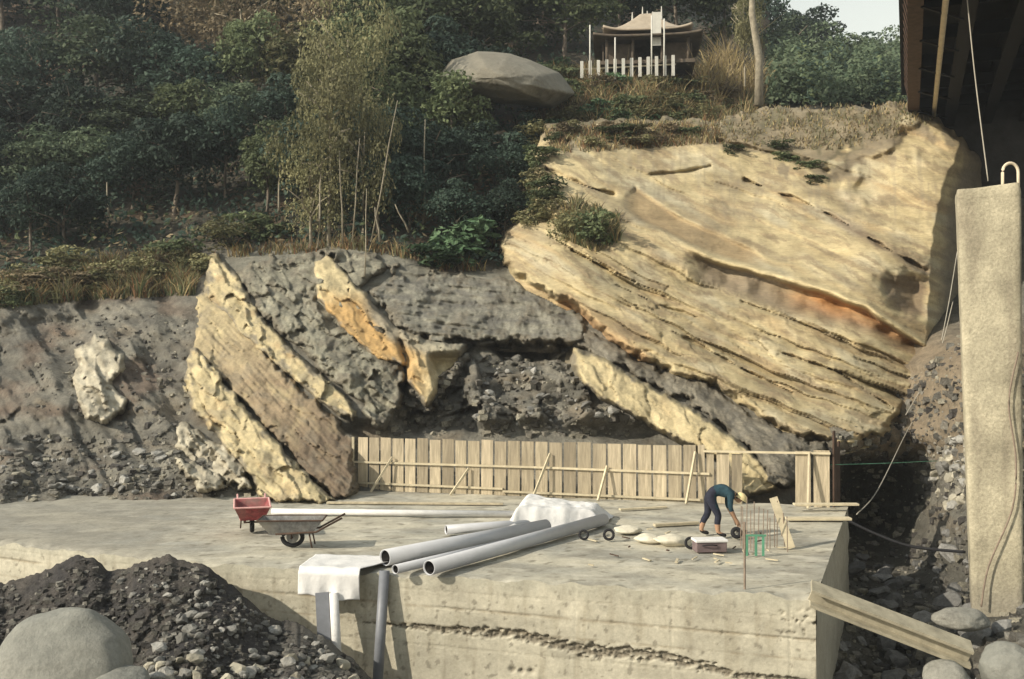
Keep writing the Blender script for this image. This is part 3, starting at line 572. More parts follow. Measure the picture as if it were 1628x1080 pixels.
hz = np.interp(A, [-7.6, -6, -4.6, -3.3, -2.0, -0.6, 1.0], [-0.96, -1.0, -0.98, -1.18, -1.18, -1.42, -1.45]); hw = np.interp(A, [-7.8, -6, -5, -3, -1, 0.8, 1.4], [0, 0.06, 0.10, 0.13, 0.09, 0.05, 0])
hon = sstep(0.0, 0.35, fbm(A / 0.16, Zf / 0.07, 5, 3) + 0.15 + 0.8 * (1 - (np.abs(Zf - hz) / (hw + 1e-3)) ** 2).clip(-1.5, 1) - 0.35)
hon = hon * (hw > 0.005)
for (a0, z0) in ((-4.55, -1.62), (-4.38, -1.63), (-4.2, -1.62)): hon = np.maximum(hon, np.exp(-(((A - a0) / 0.05) ** 2 + ((Zf - z0) / 0.04) ** 2)))
cor = sstep(4.2, 4.7, X) * sstep(-0.15, -0.35, Zf) * sstep(-0.8, -0.5, Zf); hon = np.maximum(hon, cor * sstep(0.25, 0.6, fbm(A / 0.12, Zf / 0.1, 9, 3)))
off = off - 0.10 * hon * (0.6 + 0.5 * fbm(A / 0.05, Zf / 0.05, 2, 2))
n = fbm(A / 1.8, Zf / 0.35, 3, 5); n2 = fbm(A / 0.3, Zf / 0.8, 8, 4)
Cf = mixc(mixc(CONC * 1.05, CONC * 0.82, np.clip(0.4 + 0.8 * n, 0, 1)), np.array((0.36, 0.33, 0.25)), sstep(0.0, 0.8, n2) * 0.6)
dr_ = sstep(0.1, 0.7, fbm(A / 0.22, Zf / 2.5, 55, 4)); Cf = mixc(Cf, np.array((0.27, 0.24, 0.175)), dr_ * 0.45)
pv_ = (np.floor((A + 9.6) / 1.6) * 0.618) % 1.0; Cf = Cf * (0.92 + 0.14 * pv_)[..., None]
sp_ = sstep(0.5, 0.62, fbm(A / 0.14, Zf / 0.14, 87, 3)); Cf = mixc(Cf, np.array((0.16, 0.145, 0.11)), sp_ * 0.6)
Cf = mixc(Cf, np.array((0.14, 0.12, 0.09)), hon * 0.8)
Cf = mixc(Cf, np.array((0.40, 0.385, 0.31)), sstep(-0.4, -0.05, Zf + 0.15 * n2) * 0.7)
for ll, w_ in ((l1, 0.03), (l4, 0.02)): Cf = mixc(Cf, np.array((0.22, 0.18, 0.12)), np.exp(-((Zf - ll) / w_) ** 2) * 0.55 * sstep(-0.4, 0.4, n2 + 0.2))
off = off * sstep(0, 0.03, T)
obj('front_face', meshdata('front_face', np.stack([X + nx * off, Y + ny * off, Zf], -1), grid_faces(*X.shape)[:, ::-1], M['concrete'], Cf), slab)
# right side face and back
S, T = np.meshgrid(np.linspace(0, 1, 120), np.linspace(0, 1, 40)); q0, q1 = FRONT[-1], BACK[-1]
X = q0[0] + (q1[0] - q0[0]) * S; Y = q0[1] + (q1[1] - q0[1]) * S; Zs = -0.03 - H * T; o_ = 0.03 * fbm(Y / 0.7, Zs / 0.5, 1, 4) - 0.015 * np.exp(-((Zs % 0.6) / 0.02) ** 2)
obj('side_face', meshdata('side_face', np.stack([X + o_, Y, Zs], -1), grid_faces(*X.shape)[:, ::-1], M['concrete'], np.broadcast_to(np.array((0.33, 0.31, 0.25)), X.shape + (3,))), slab)

# ------------------------------------------------------------------ dark soil heap in front of the slab, left
sil = ([-300, -60, 0, 45, 90, 130, 152, 172, 200, 235, 272, 310, 335, 368, 400, 425, 455, 490, 525, 560, 600, 660], [915, 920, 926, 918, 898, 879, 888, 906, 902, 890, 884, 892, 905, 930, 958, 978, 985, 1000, 1018, 1046, 1085, 1140])
def heap(U, V):
    top = np.interp(U, *sil) + 5 * fbm(U / 24., 0.3, 0, 4, 0.6)
    over = np.maximum(0, top - V); V = np.maximum(V, top) + over * 1.5
    k = np.clip((V - top) / np.maximum(1175 - top, 20), 0, 1) * (over <= 0)
    dtop = np.interp(U, [-300, 0, 300, 450, 560, 660], [20.6, 20.0, 18.9, 18.4, 17.9, 17.4]); D = dtop - (dtop - 12.6) * (k.clip(0, 1)) ** 0.9
    W = P(U, V, D); X, Z = W[..., 0], W[..., 2]
    r = np.clip(k * 6, 0.15, 1)
    D = D - r * (0.35 * fbm(X / 0.9, Z / 0.7, 2, 4) + 0.18 * np.abs(fbm((X - Z) / 0.35, (X + Z) / 1.2, 7, 3)) + 0.08 * fbm(X / 0.15, Z / 0.15, 4, 2))
    D = D + over * 0.05
    n = fbm(X / 0.8, Z / 0.6, 6, 4)
    C = mixc(np.array((0.085, 0.075, 0.065)), np.array((0.045, 0.042, 0.042)), np.clip(0.4 + n, 0, 1))
    C = mixc(C, np.array((0.19, 0.17, 0.14)), sstep(0.1, 0.7, fbm(X / 1.6, Z / 0.9, 16, 4)) * sstep(150, 260, U) * 0.8)
    C = mixc(C, np.array((0.22, 0.21, 0.18)), sstep(420, 520, U) * 0.6)
    return D, C, V
sheet('soil_heap', -300, 660, 860, 1172, 3, heap, M['soil'], lambda U, V: V > np.interp(U, *sil) - 10, label='dark heap of dug soil in front of the slab, lower left', cat='soil heap')

# ------------------------------------------------------------------ stones
stone_me = [rock_mesh('rubble_stone', 20 + i, 2, M['stone'], 0.25, 0.8, False) for i in range(7)]
M['darkstone'] = mat('dark_gully_stone', (0.16, 0.158, 0.15), var=0.3, scale=4, bump=0.03, bscale=9, rand=0.5, fine=(14, 0.3))  # darker grey stone, used only in the gully
gully_me = [rock_mesh('gully_stone', 30 + i, 2, M['darkstone'], 0.25, 0.9, False) for i in range(5)]
pale_me = [rock_mesh('pale_rubble_stone', 40 + i, 2, M['palestone'], 0.25, 0.8, False) for i in range(4)]
def stones(n, poly, fn, size, meshes, label, group, name='rubble_stone', sink=0.3, power=1.0):
    us = [p[0] for p in poly]; vs_ = [p[1] for p in poly]; k = 0
    U = rng.uniform(min(us), max(us), n * 6); V = rng.uniform(min(vs_), max(vs_), n * 6)
    ok = (sdist(U, V, poly) > 0) & ((V > np.interp(U, *sil) + 14) if fn is heap else True); U, V = U[ok][:n], V[ok][:n]; D = fn(U, V)[0]; pts = P(U, V, D)
    for i in range(len(U)):
        o = obj(name, rnd.choice(meshes), label=label, cat='stone', group=group); s = size[0] + (size[1] - size[0]) * rnd.random() ** 2.5
        o.location = pts[i] + np.array((0, -sink * s, s * 0.3)); o.scale = (s * rnd.uniform(.8, 1.3), s * rnd.uniform(.8, 1.2), s * rnd.uniform(.5, .9))
        o.rotation_euler = (rnd.uniform(-.5, .5), rnd.uniform(-.5, .5), rnd.uniform(0, 6.28))
stones(100, [(290, 975), (420, 985), (470, 1000), (560, 1050), (600, 1090), (220, 1090), (240, 1040)], heap, (0.05, 0.15), stone_me, 'loose grey stone at the foot of the soil heap, lower left', 'stones at the foot of the soil heap')
stones(28, [(220, 1045), (560, 1055), (600, 1095), (200, 1095)], heap, (0.06, 0.16), pale_me, 'pale broken stone along the bottom edge, left', 'pale stones along the bottom edge')
stones(60, [(140, 885), (300, 890), (420, 975), (330, 1000), (200, 960)], heap, (0.03, 0.09), stone_me, 'small stone caught in the face of the soil heap', 'stones in the soil heap')
stones(110, [(1330, 850), (1540, 850), (1545, 960), (1628, 960), (1640, 1090), (1320, 1090)], base_terrain, (0.08, 0.40), gully_me, 'dark grey boulder in the dark gully right of the slab', 'gully boulders', name='gully_stone')
stones(110, [(1478, 705), (1560, 680), (1560, 800), (1510, 812), (1462, 770)], base_terrain, (0.06, 0.30), pale_me[:2] + stone_me[:2], 'pale rubble block piled beside the tall pier', 'rubble beside the pier', name='rubble_block')
stones(55, [(760, 560), (920, 580), (1040, 680), (760, 690)], base_terrain, (0.06, 0.24), stone_me, 'broken shale block lying in the hollow behind the fence', 'shale blocks behind the fence', name='shale_block')
stones(80, [(0, 690), (240, 720), (420, 790), (0, 800)], base_terrain, (0.05, 0.22), stone_me, 'dark stone on the gravel bank at left', 'stones on the left bank', name='bank_stone')
def gravel(name, n, poly, fn, size, cols, label, sink=0.0):
    us = [p[0] for p in poly]; vs_ = [p[1] for p in poly]; r = np.random.default_rng(n)
    U = r.uniform(min(us), max(us), n * 3); V = r.uniform(min(vs_), max(vs_), n * 3); ok = (sdist(U, V, poly) > 0) & (fbm(U / 30., V / 20., 3, 3) + 0.5 * r.normal(size=len(U)) > -0.1); U, V = U[ok][:n], V[ok][:n]; n = len(U)
    if fn is heap: k_ = V > np.interp(U, *sil) + 9; U, V = U[k_], V[k_]; n = len(U)
    c = P(U, V, fn(U, V)[0]); sz = size[0] + (size[1] - size[0]) * r.random(n) ** 4
    base = np.array([(x, y, z) for x in (-1, 1) for y in (-1, 1) for z in (-1, 1)], float); q = base[None] * r.uniform(0.55, 1.0, (n, 8, 3))
    a_ = r.uniform(0, 6.28, n); t_ = r.uniform(-0.6, 0.6, n); ca_, sa_ = np.cos(a_)[:, None], np.sin(a_)[:, None]; x, y, z = q[..., 0], q[..., 1], q[..., 2] * 0.75
    x, y = x * ca_ - y * sa_, x * sa_ + y * ca_; y, z = y * np.cos(t_)[:, None] - z * np.sin(t_)[:, None], y * np.sin(t_)[:, None] + z * np.cos(t_)[:, None]
    W = c[:, None] + np.stack([x, y, z], -1) * sz[:, None, None] + np.array((0, -sink, 0.0)); fcs = np.array([(0, 1, 3, 2), (4, 6, 7, 5), (0, 4, 5, 1), (2, 3, 7, 6), (0, 2, 6, 4), (1, 5, 7, 3)])
    Fq = (np.arange(n)[:, None, None] * 8 + fcs[None]).reshape(-1, 4); cc = np.array(cols)[r.integers(0, len(cols), n)] * r.uniform(0.7, 1.3, (n, 1))
    obj(name, meshdata(name, W.reshape(-1, 3), Fq, M['soil'], np.repeat(cc, 8, 0), False), label=label, cat='gravel', kind='stuff')
DK = [(0.07, 0.065, 0.06), (0.12, 0.115, 0.10), (0.20, 0.19, 0.165)]; GK = [(0.14, 0.13, 0.11), (0.22, 0.205, 0.17), (0.30, 0.28, 0.22)]
gravel('gravel', 5000, [(-100, 935), (130, 890), (300, 895), (430, 985), (560, 1050), (620, 1110), (-100, 1110)], heap, (0.012, 0.075), DK, 'fine dark gravel and clods over the soil heap')
gravel('gravel', 1500, [(-150, 700), (120, 690), (260, 660), (430, 790), (-150, 805)], base_terrain, (0.02, 0.14), GK + DK, 'loose gravel over the foot of the grey left slope')
gravel('gravel', 800, [(600, 560), (900, 575), (1050, 680), (1000, 695), (600, 695)], base_terrain, (0.03, 0.16), GK, 'loose shale chips in the hollow behind the fence')
gravel('gravel', 4000, [(1320, 700), (1440, 600), (1540, 520), (1640, 560), (1640, 1100), (1320, 1100)], base_terrain, (0.02, 0.16), GK + DK, 'loose rubble over the gully and scree right of the slab')
gravel('gravel', 500, [(60, 500), (300, 500), (300, 660), (40, 660)], base_terrain, (0.02, 0.12), GK + DK, 'scattered chips on the upper grey left slope')
def boulder(u, v, d, size, seed, label, rot=(0, 0, 0)):
    o = obj('boulder', rock_mesh('boulder', seed, 5, M['boulder'], 0.10, 0.22), label=label, cat='boulder'); o.location = pt(u, v, d); o.scale = size; o.rotation_euler = rot
boulder(98, 1072, 13.0, (0.90, 0.8, 0.80), 61, 'huge smooth rounded boulder in the lower left corner')
boulder(190, 1090, 12.6, (0.36, 0.4, 0.22), 62, 'smaller smooth boulder leaning at the right of the huge one')
boulder(1607, 1068, 16.2, (0.48, 0.5, 0.46), 63, 'pale rounded boulder in the lower right corner')
boulder(1505, 1078, 16.3, (0.36, 0.4, 0.28), 64, 'grey boulder under the low end of the beam')
boulder(1530, 985, 21, (0.6, 0.5, 0.22), 65, 'flat pale boulder at the foot of the tall pier')

# ------------------------------------------------------------------ pier, bridge
pier = empty('concrete_pier', (0, 0, 0), label='tall square concrete pier at the right edge with rounded top', cat='pier')
S, T = np.meshgrid(np.linspace(0, 1, 60), np.linspace(0, 1, 200)); 
BD = Vector((0.3614, 0.9324, 0)); BN = Vector((0.9324, -0.3614, 0))
PFL = Vector((pt(1522, 560, 23.2).x, 23.2, 0))
def pier_ring(t, m=64):
    zt, zb = 7.75, -2.6; z = zt + (zb - zt) * t; x0 = 0.30 * t; x1 = 1.33; hw, hd = (x1 - x0) / 2, 0.5; c_ = PFL + BN * (x0 + x1) / 2 + BD * hd; out = []
    for k in range(m):
        a = 2 * math.pi * (k + 0.5) / m; c, s = math.cos(a), math.sin(a); e = 16.0
        q = (abs(c) ** e + abs(s) ** e) ** (-1 / e); p = c_ + BN * (hw * c * q) + BD * (hd * s * q); out.append((p.x, p.y, z))
    return out
rings = []
tt = np.r_[np.linspace(0, 1, 420)]
for t in tt: rings.append(pier_ring(t))
R_ = np.array(rings); cx = R_[:, :, 0].mean(1, keepdims=True); cy = R_[:, :, 1].mean(1, keepdims=True)
capk = np.sqrt(np.clip(1 - (1 - np.clip(tt / 0.02, 0, 1)) ** 2, 0, 1))[:, None] * 0.10 + 0.90
R_[..., 0] = cx + (R_[..., 0] - cx) * capk; R_[..., 1] = cy + (R_[..., 1] - cy) * capk
R_[..., 2] += np.where(tt < 0.004, 1, 0)[:, None] * 0.10 * (R_[..., 0] - cx)
w_ = 0.012 * fbm(R_[..., 0] * 2 + R_[..., 1], R_[..., 1] * 2, R_[..., 2] * 1.2, 4); gz = np.abs(((R_[..., 2] + 0.15) % 1.9) - 0.95) ; gl = np.exp(-((0.95 - gz) / 0.012) ** 2) * 0.005; cx2 = R_[..., 0].mean(1, keepdims=True); cy2 = R_[..., 1].mean(1, keepdims=True)
R_[..., 0] += w_ - np.sign(R_[..., 0] - cx2) * gl; R_[..., 1] += w_ - np.sign(R_[..., 1] - cy2) * gl
i = np.arange(R_.shape[0] * 64).reshape(-1, 64); j = np.roll(i, -1, 1)
fc = np.stack([i[:-1], j[:-1], j[1:], i[1:]], -1).reshape(-1, 4)[:, ::-1]
pn = fbm(R_[..., 0] * 1.2, R_[..., 2] * 0.7, R_[..., 1], 5)
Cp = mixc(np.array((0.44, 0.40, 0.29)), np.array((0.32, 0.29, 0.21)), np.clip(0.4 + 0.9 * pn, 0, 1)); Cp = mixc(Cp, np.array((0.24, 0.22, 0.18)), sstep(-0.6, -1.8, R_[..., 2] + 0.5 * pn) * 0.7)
drp_ = sstep(0.0, 0.7, fbm(R_[..., 0] * 5 + R_[..., 1] * 5, R_[..., 2] * 0.35, 3, 5)); Cp = mixc(Cp, np.array((0.24, 0.21, 0.155)), drp_ * 0.55)
fl = [tuple(x) for x in fc.tolist()] + [tuple(range(64))]
M['pierc'] = mat('rough_pier_concrete', attr=True, var=0.22, scale=1.3, bump=0.03, bscale=12, fine=(16, 0.3))
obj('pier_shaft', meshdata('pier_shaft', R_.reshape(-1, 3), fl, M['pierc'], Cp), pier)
hk = MB(); c0 = pt(1594, 294, 23.2); c1 = pt(1619, 294, 23.2); r_ = (c1.x - c0.x) / 2
hk.tube([c0 + Vector((0, 0, -.3))] + [Vector(((c0.x + c1.x) / 2 - r_ * math.cos(a), 23.2, c0.z + 0.28 + r_ * 1.2 * math.sin(a))) for a in np.linspace(0, math.pi, 12)] + [c1 + Vector((0, 0, -.3))], 0.035, 8)
hk.build('lifting_loop', M['cream'], pier, True)

BD = Vector((0.3614, 0.9324, 0)); BN = Vector((0.9324, -0.3614, 0)); BH = CAMZ + 11.3
bridge = empty('steel_bridge', (0, 0, 0), label='dark steel girder bridge passing overhead at the upper right', cat='bridge')
def bp(t, w, h): return BD * t + BN * w + Vector((0, 0, BH + h))
T0, T1 = -30, 56
MB().bar(bp(T0, 5.2, 2.0), bp(T1, 5.2, 2.0), 11.0, 0.3).build('deck', M['dsteel'], bridge)
for k, w in enumerate((0.25, 1.9, 3.6, 5.3, 7.0, 8.7, 10.3)):
    m = MB(); m.bar(bp(T0, w, 0.92), bp(T1, w, 0.92), 0.05, 1.80); m.bar(bp(T0, w, 0.0), bp(T1, w, 0.0), 0.50, 0.05); m.build('girder', M['steel'] if k == 0 else M['dsteel'], bridge)
for k in range(22):
    t = T0 + 2 + k * 3.9; m = MB(); m.bar(bp(t, 0.3, 0.9), bp(t, 10.25, 0.9), 0.12, 0.5); m.build('cross_beam', M['dsteel'], bridge)
for k in range(24):
    t = 30 + k * 1.0; MB().bar(bp(t, 0.25, 0.06), bp(t, -0.16, 1.78), 0.10, 0.03).build('web_stiffener', M['steel'], bridge)
MB().tube([bp(T0, 1.15, -0.05), bp(T1, 1.15, -0.05)], 0.10, 10).build('conduit', M['cream'], bridge, True)
for k in range(8):
    t = 28 + 3.9 * k; MB().bar(bp(t, 0.45, -0.05), bp(t + 1.9, 1.75, -0.05), 0.10, 0.06).build('lateral_brace', M['dsteel'], bridge)
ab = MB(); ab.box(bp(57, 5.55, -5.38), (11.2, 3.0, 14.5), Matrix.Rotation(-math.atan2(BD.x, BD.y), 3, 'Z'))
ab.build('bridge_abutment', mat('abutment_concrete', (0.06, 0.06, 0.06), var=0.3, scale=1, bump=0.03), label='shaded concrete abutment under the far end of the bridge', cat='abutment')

# ------------------------------------------------------------------ board fence (formwork) behind the slab
fL, fR = Vector((-4.62, 29.95, 0)), Vector((8.25, 26.55, 0)); fd = (fR - fL).normalized(); fnrm = Vector((fd.y, -fd.x, 0))   # towards the camera
fence = empty('board_fence', fL, label='long pale timber board fence along the back of the slab', cat='fence')
def fw(u):                                                    # where the sight line through column u meets the fence line
    a, _ = ray(u, 700); a = float(a); t = (a * fL.y - fL.x) / (fd.x - a * fd.y); return t
def fp(t, out, z): return fd * t + fnrm * out + Vector((0, 0, z))
bnd = [568, 586, 604, 623, 643, 662, 682, 702, 723, 743, 764, 785, 806, 828, 850, 872, 895, 917, 941, 965, 989, 1013, 1037, 1061, 1085, 1108, 1122]
for a, b in zip(bnd[:-1], bnd[1:]):
    t0, t1 = fw(a) + 0.028, fw(b) - 0.028; top = 1.50 + rnd.uniform(-0.02, 0.03)
    m = MB(); sk = rnd.uniform(-0.008, 0.008)
    m.bar(fp((t0 + t1) / 2 + sk, rnd.uniform(-0.01, 0.012), -0.02), fp((t0 + t1) / 2 - sk, rnd.uniform(-0.01, 0.012), top), 0.028, t1 - t0, up=fd)
    m.build('board', M['board'], fence)
for a, b, tp in ((1122, 1136, 1.30), (1138, 1160, 1.36), (1162, 1181, 1.30), (1263, 1290, 1.42), (1292, 1320, 1.45)):
    t0, t1 = fw(a) + 0.02, fw(b) - 0.02; m = MB(); m.bar(fp((t0 + t1) / 2, 0.0, -0.02), fp((t0 + t1) / 2, 0.0, tp), 0.028, t1 - t0, up=fd); m.build('board', M['board'], fence)
for a, b, z0, z1 in ((564, 850, 0.80, 0.80), (850, 1128, 0.80, 0.76), (568, 800, 0.20, 0.17), (800, 1115, 0.10, 0.06), (1118, 1320, 1.36, 1.38)):
    MB().bar(fp(fw(a), 0.055, z0), fp(fw(b), 0.055, z1), 0.055, 0.055).build('rail', M['timber'], fence)
MB().bar(fp(fw(562), 0.03, -0.03), fp(fw(562), 0.03, 1.52), 0.07, 0.07).build('post', M['timber'], fence)
for u0, u1, z1 in ((599, 626, 0.98), (724, 747, 0.72), (853, 876, 1.2), (955, 966, 0.9), (1093, 1106, 1.35), (1283, 1286, 1.4)):
    MB().bar(fp(fw(u0), 0.45, 0.0), fp(fw(u1), 0.10, z1), 0.05, 0.06).build('brace', M['timber'], fence)
MB().bar(fp(fw(560), -0.12, 0.03), fp(fw(1125), -0.12, 0.03), 0.2, 0.1).build('sill_timber', M['plank'], fence)
# rusty end panel
pnl = empty('steel_end_panel', fR + Vector((0.12, 0.1, 0)), label='dark rusty jagged steel panel at the right end of the fence', cat='panel')
for k, (dx, h) in enumerate(((0.0, 1.95), (0.12, 1.75), (0.24, 1.5), (0.36, 1.62))):
    MB().bar(Vector((dx, 0.25 * k, -0.4)), Vector((dx, 0.25 * k, h)), 0.04, 0.26, up=(0.43, 0.9, 0)).build('sheet_strip', M['steel'], pnl)

# ------------------------------------------------------------------ pipes, sheets, planks
def pvc(u0, v0, u1, v1, r, label, z=None, m='pvc', name='plastic_pipe'):
    a = gp(u0, v0); b = gp(u1, v1); a.z = b.z = r + 0.01
    if z: a.z, b.z = z
    t = MB(); t.pipe(a, b, r, r * 0.88, 28); o = t.build(name, M[m], None, True, label=label, cat='pipe')
    dv = (b - a).normalized() * 0.03; i_ = MB(); i_.pipe(a + dv, b - dv, r * 0.875, r * 0.84, 28); i_.build('bore_shade', M['boreshade'], o, True); return o  # inner tube added, coloured dark to imitate shade in the open ends
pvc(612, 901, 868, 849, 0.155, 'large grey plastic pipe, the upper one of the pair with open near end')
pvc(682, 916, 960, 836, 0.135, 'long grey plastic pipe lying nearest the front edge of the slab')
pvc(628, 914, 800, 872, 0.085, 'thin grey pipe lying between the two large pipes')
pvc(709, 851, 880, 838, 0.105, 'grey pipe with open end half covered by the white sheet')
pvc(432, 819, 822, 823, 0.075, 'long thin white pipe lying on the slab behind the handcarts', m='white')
t = MB(); a = gp(612, 905); t.pipe(Vector((a.x + 0.02, a.y - 0.22, 0.02)), Vector((a.x - 0.08, a.y - 0.55, -2.2)), 0.095, 0.085, 20); t.build('plastic_pipe', M['pvcd'], None, True, label='dark grey pipe leaning upright against the front of the slab', cat='pipe')
q = gp(515, 908); t = MB(); t.bar(Vector((q.x, q.y - 0.18, -0.35)), Vector((q.x + 0.12, q.y - 0.4, -1.75)), 0.24, 0.06, up=(0, 1, 0)); t.build('dark_prop', M['pvcd'], None, label='dark board propping the white sheet below the slab edge', cat='prop')
q = gp(534, 908); t = MB(); t.tube([Vector((q.x, q.y - 0.22, -0.35)), Vector((q.x + 0.13, q.y - 0.5, -1.75))], 0.085, 12); t.build('white_prop', M['white'], None, True, label='white pipe prop beside the dark board below the white sheet', cat='prop')
def cloth(name, P00, P10, P11, P01, fz, label, n=60, m='white', thick=0.012):
    S, T = np.meshgrid(np.linspace(0, 1, n), np.linspace(0, 1, n)); A, B, C_, D_ = [np.array(p) for p in (P00, P10, P11, P01)]
    W = (A * ((1 - S) * (1 - T))[..., None] + B * (S * (1 - T))[..., None] + C_ * (S * T)[..., None] + D_ * ((1 - S) * T)[..., None])
    W = fz(W, S, T); o = obj(name, meshdata(name, W, grid_faces(n, n), M[m]), label=label, cat='sheet')
    s = o.modifiers.new('solid', 'SOLIDIFY'); s.thickness = thick; return o
# sheet hanging over the front edge
e0, e1 = gp(478, 905), gp(574, 909)
def hang(W, S, T):
    fold = 0.36
    ed = np.array(e0)[None, None] * (1 - S)[..., None] + np.array(e1)[None, None] * S[..., None]; out = ed.copy()
    back = np.clip(T - fold, 0, 1) / (1 - fold) * 1.25; down = np.clip(fold - T, 0, 1) / fold * 0.50 * (1 + 0.12 * S + 0.16 * noise(S * 3.3, S * 0 + 4.2))
    out[..., 1] = ed[..., 1] - 0.10 - 0.10 * sstep(0, .1, down) - 0.14 * (np.sin(S * 11 + 2 * T) + 0.6 * np.sin(S * 23)) * down * down + back * 0.97; out[..., 0] = ed[..., 0] + back * (0.05 + 0.55 * S)
    out[..., 2] = 0.07 - down - 0.02 * back + 0.02 * noise(S * 5, T * 5) * (back > 0); return out
cloth('white_sheet', (0, 0, 0), (1, 0, 0), (1, 1, 0), (0, 1, 0), hang, 'white sheet hanging over the front edge of the slab, left of the pipes')
c0, c1, c2, c3 = gp(800, 846), gp(958, 838), gp(976, 822), gp(822, 812)
def tarp(W, S, T):
    e = np.minimum(np.minimum(S, 1 - S), np.minimum(T, 1 - T)); W = W.copy()
    W[..., 2] = 0.03 + 0.46 * sstep(0, 0.16, e) * (1 - 0.35 * S) + 0.05 * fbm(S * 4, T * 4, 1, 3) + 0.02 * noise(S * 14, T * 10); W[..., 0] += 0.06 * noise(T * 6, S * 3, 4); W[..., 1] += 0.06 * noise(T * 5, S * 6, 7); return W
cloth('white_tarpaulin', c0, c1, c2, c3, tarp, 'bright white tarpaulin heaped over the far ends of the pipes')
def plank(u0, v0, u1, v1, w, h, z, label, m='plank', name='plank'):
    a, b = gp(u0, v0), gp(u1, v1); a.z = b.z = z; return MB().bar(a, b, w, h).build(name, M[m], None, bevel=0.006, label=label, cat='plank')
plank(1262, 812, 1364, 812, 0.22, 0.05, 0.16, 'upper pale plank overhanging the right edge of the slab', 'timber')
plank(1250, 828, 1352, 828, 0.25, 0.06, 0.05, 'lower plank lying at the right back corner of the slab', 'timber')
plank(520, 801, 800, 803, 0.16, 0.05, 0.03, 'grey plank lying on the slab left of the tarpaulin')
plank(985, 812, 1060, 808, 0.12, 0.04, 0.03, 'short plank lying in front of the fence right of the tarpaulin', 'timber')
plank(1040, 838, 1110, 834, 0.14, 0.06, 0.04, 'short pale plank lying left of the worker', 'timber')
p0, p1 = pt(1290, 932, 16.75), pt(1545, 1030, 16.4)
bm_ = MB(); upv_ = Vector((0.1, -0.35, 1)); bm_.bar(p0, p1, 0.34, 0.05, up=upv_); dz = Vector((0, 0.05, -0.13)); bm_.bar(p0 + dz, p1 + dz, 0.05, 0.22, up=upv_); bm_.bar(p0 + dz * 2, p1 + dz * 2, 0.34, 0.05, up=upv_)
bm_.build('sloping_beam', M['beam'], None, label='weathered flanged beam sloping from the slab corner down to the right', cat='beam')
plank(1236, 872, 1262, 872, 0.05, 0.02, 0.02, 'thin offcut lying below the leaning stake', 'timber', name='offcut')
sk_ = gp(1258, 872); MB().bar(sk_, sk_ + Vector((-0.30, 0.25, 1.0)), 0.16, 0.05, up=(0, 1, 0)).build('leaning_stake', M['timber'], None, label='pale timber stake leaning behind the rebar rods', cat='stake')

# ------------------------------------------------------------------ handcarts
def handcart(loc, rz, s, traymat, rimmat, label):
    r = empty('handcart', loc, rz, (s, s, s), label=label, cat='handcart', group='handcarts on the slab')
    L0, L1, W0, W1, z0, z1 = 0.42, 0.64, 0.22, 0.34, 0.30, 0.58; m = MB(); v = []
    for (l, w, z) in ((L0, W0, z0), (L1, W1, z1), (L1 - .02, W1 - .02, z1), (L0 - .02, W0 - .02, z0 + .02)):
        v += [(-l, -w, z), (l, -w, z), (l, w, z), (-l, w, z)]
    f = [(3, 2, 1, 0), (12, 13, 14, 15)]
    for a in (0, 4, 8):
        for k in range(4): f.append((a + k, a + (k + 1) % 4, a + 4 + (k + 1) % 4, a + 4 + k))
    m.add(v, f); tr = m.build('tray', traymat, r)
    m = MB()
    for a, b in (((-L1, -W1), (L1, -W1)), ((L1, -W1), (L1, W1)), ((L1, W1), (-L1, W1)), ((-L1, W1), (-L1, -W1))): m.tube([(a[0], a[1], z1), (b[0], b[1], z1)], 0.018, 8)
    m.build('rim', rimmat, tr)
    w = MB(); n = 24
    w.tube([(0.20 * math.cos(2 * math.pi * k / n), 0.0, 0.20 + 0.155 * 0 + 0.20 * math.sin(2 * math.pi * k / n) * 0.8 + 0.0) for k in range(n + 1)], 0.045, 10, False)
    wh = w.build('tyre', M['rubber'], r, True)
    w = MB(); w.tube([(0, -0.03, 0.20), (0, 0.03, 0.20)], 0.12, 16); w.build('rim', M['grey'], wh)
    w = MB(); w.tube([(0, -0.16, 0.20), (0, 0.16, 0.20)], 0.018, 8)
    for s_ in (-1, 1): w.bar((0, s_ * 0.14, 0.20), (0.0, s_ * 0.14, 0.34), 0.05, 0.02)
    w.build('axle', M['steel'], r)
    for s_ in (-1, 1): MB().tube([(-0.30, s_ * 0.22, 0.30), (0.50, s_ * 0.26, 0.34), (1.02, s_ * 0.28, 0.62)], 0.02, 8).build('handle', rimmat, r, True)
    for s_ in (-1, 1): MB().tube([(0.36, s_ * 0.20, 0.31), (0.42, s_ * 0.22, 0.02)], 0.016, 8).build('leg', M['steel'], r, True)
    return r
q = gp(397, 849); handcart((q.x, q.y + .2, 0.0), math.radians(105), 1.12, M['red'], M['pink'], 'dull red handcart standing end-on, left of the grey one')
q = gp(465, 870); handcart((q.x, q.y, 0.0), math.radians(3), 1.02, M['grey'], M['steel'], 'grey handcart seen from its side, right of the red one')

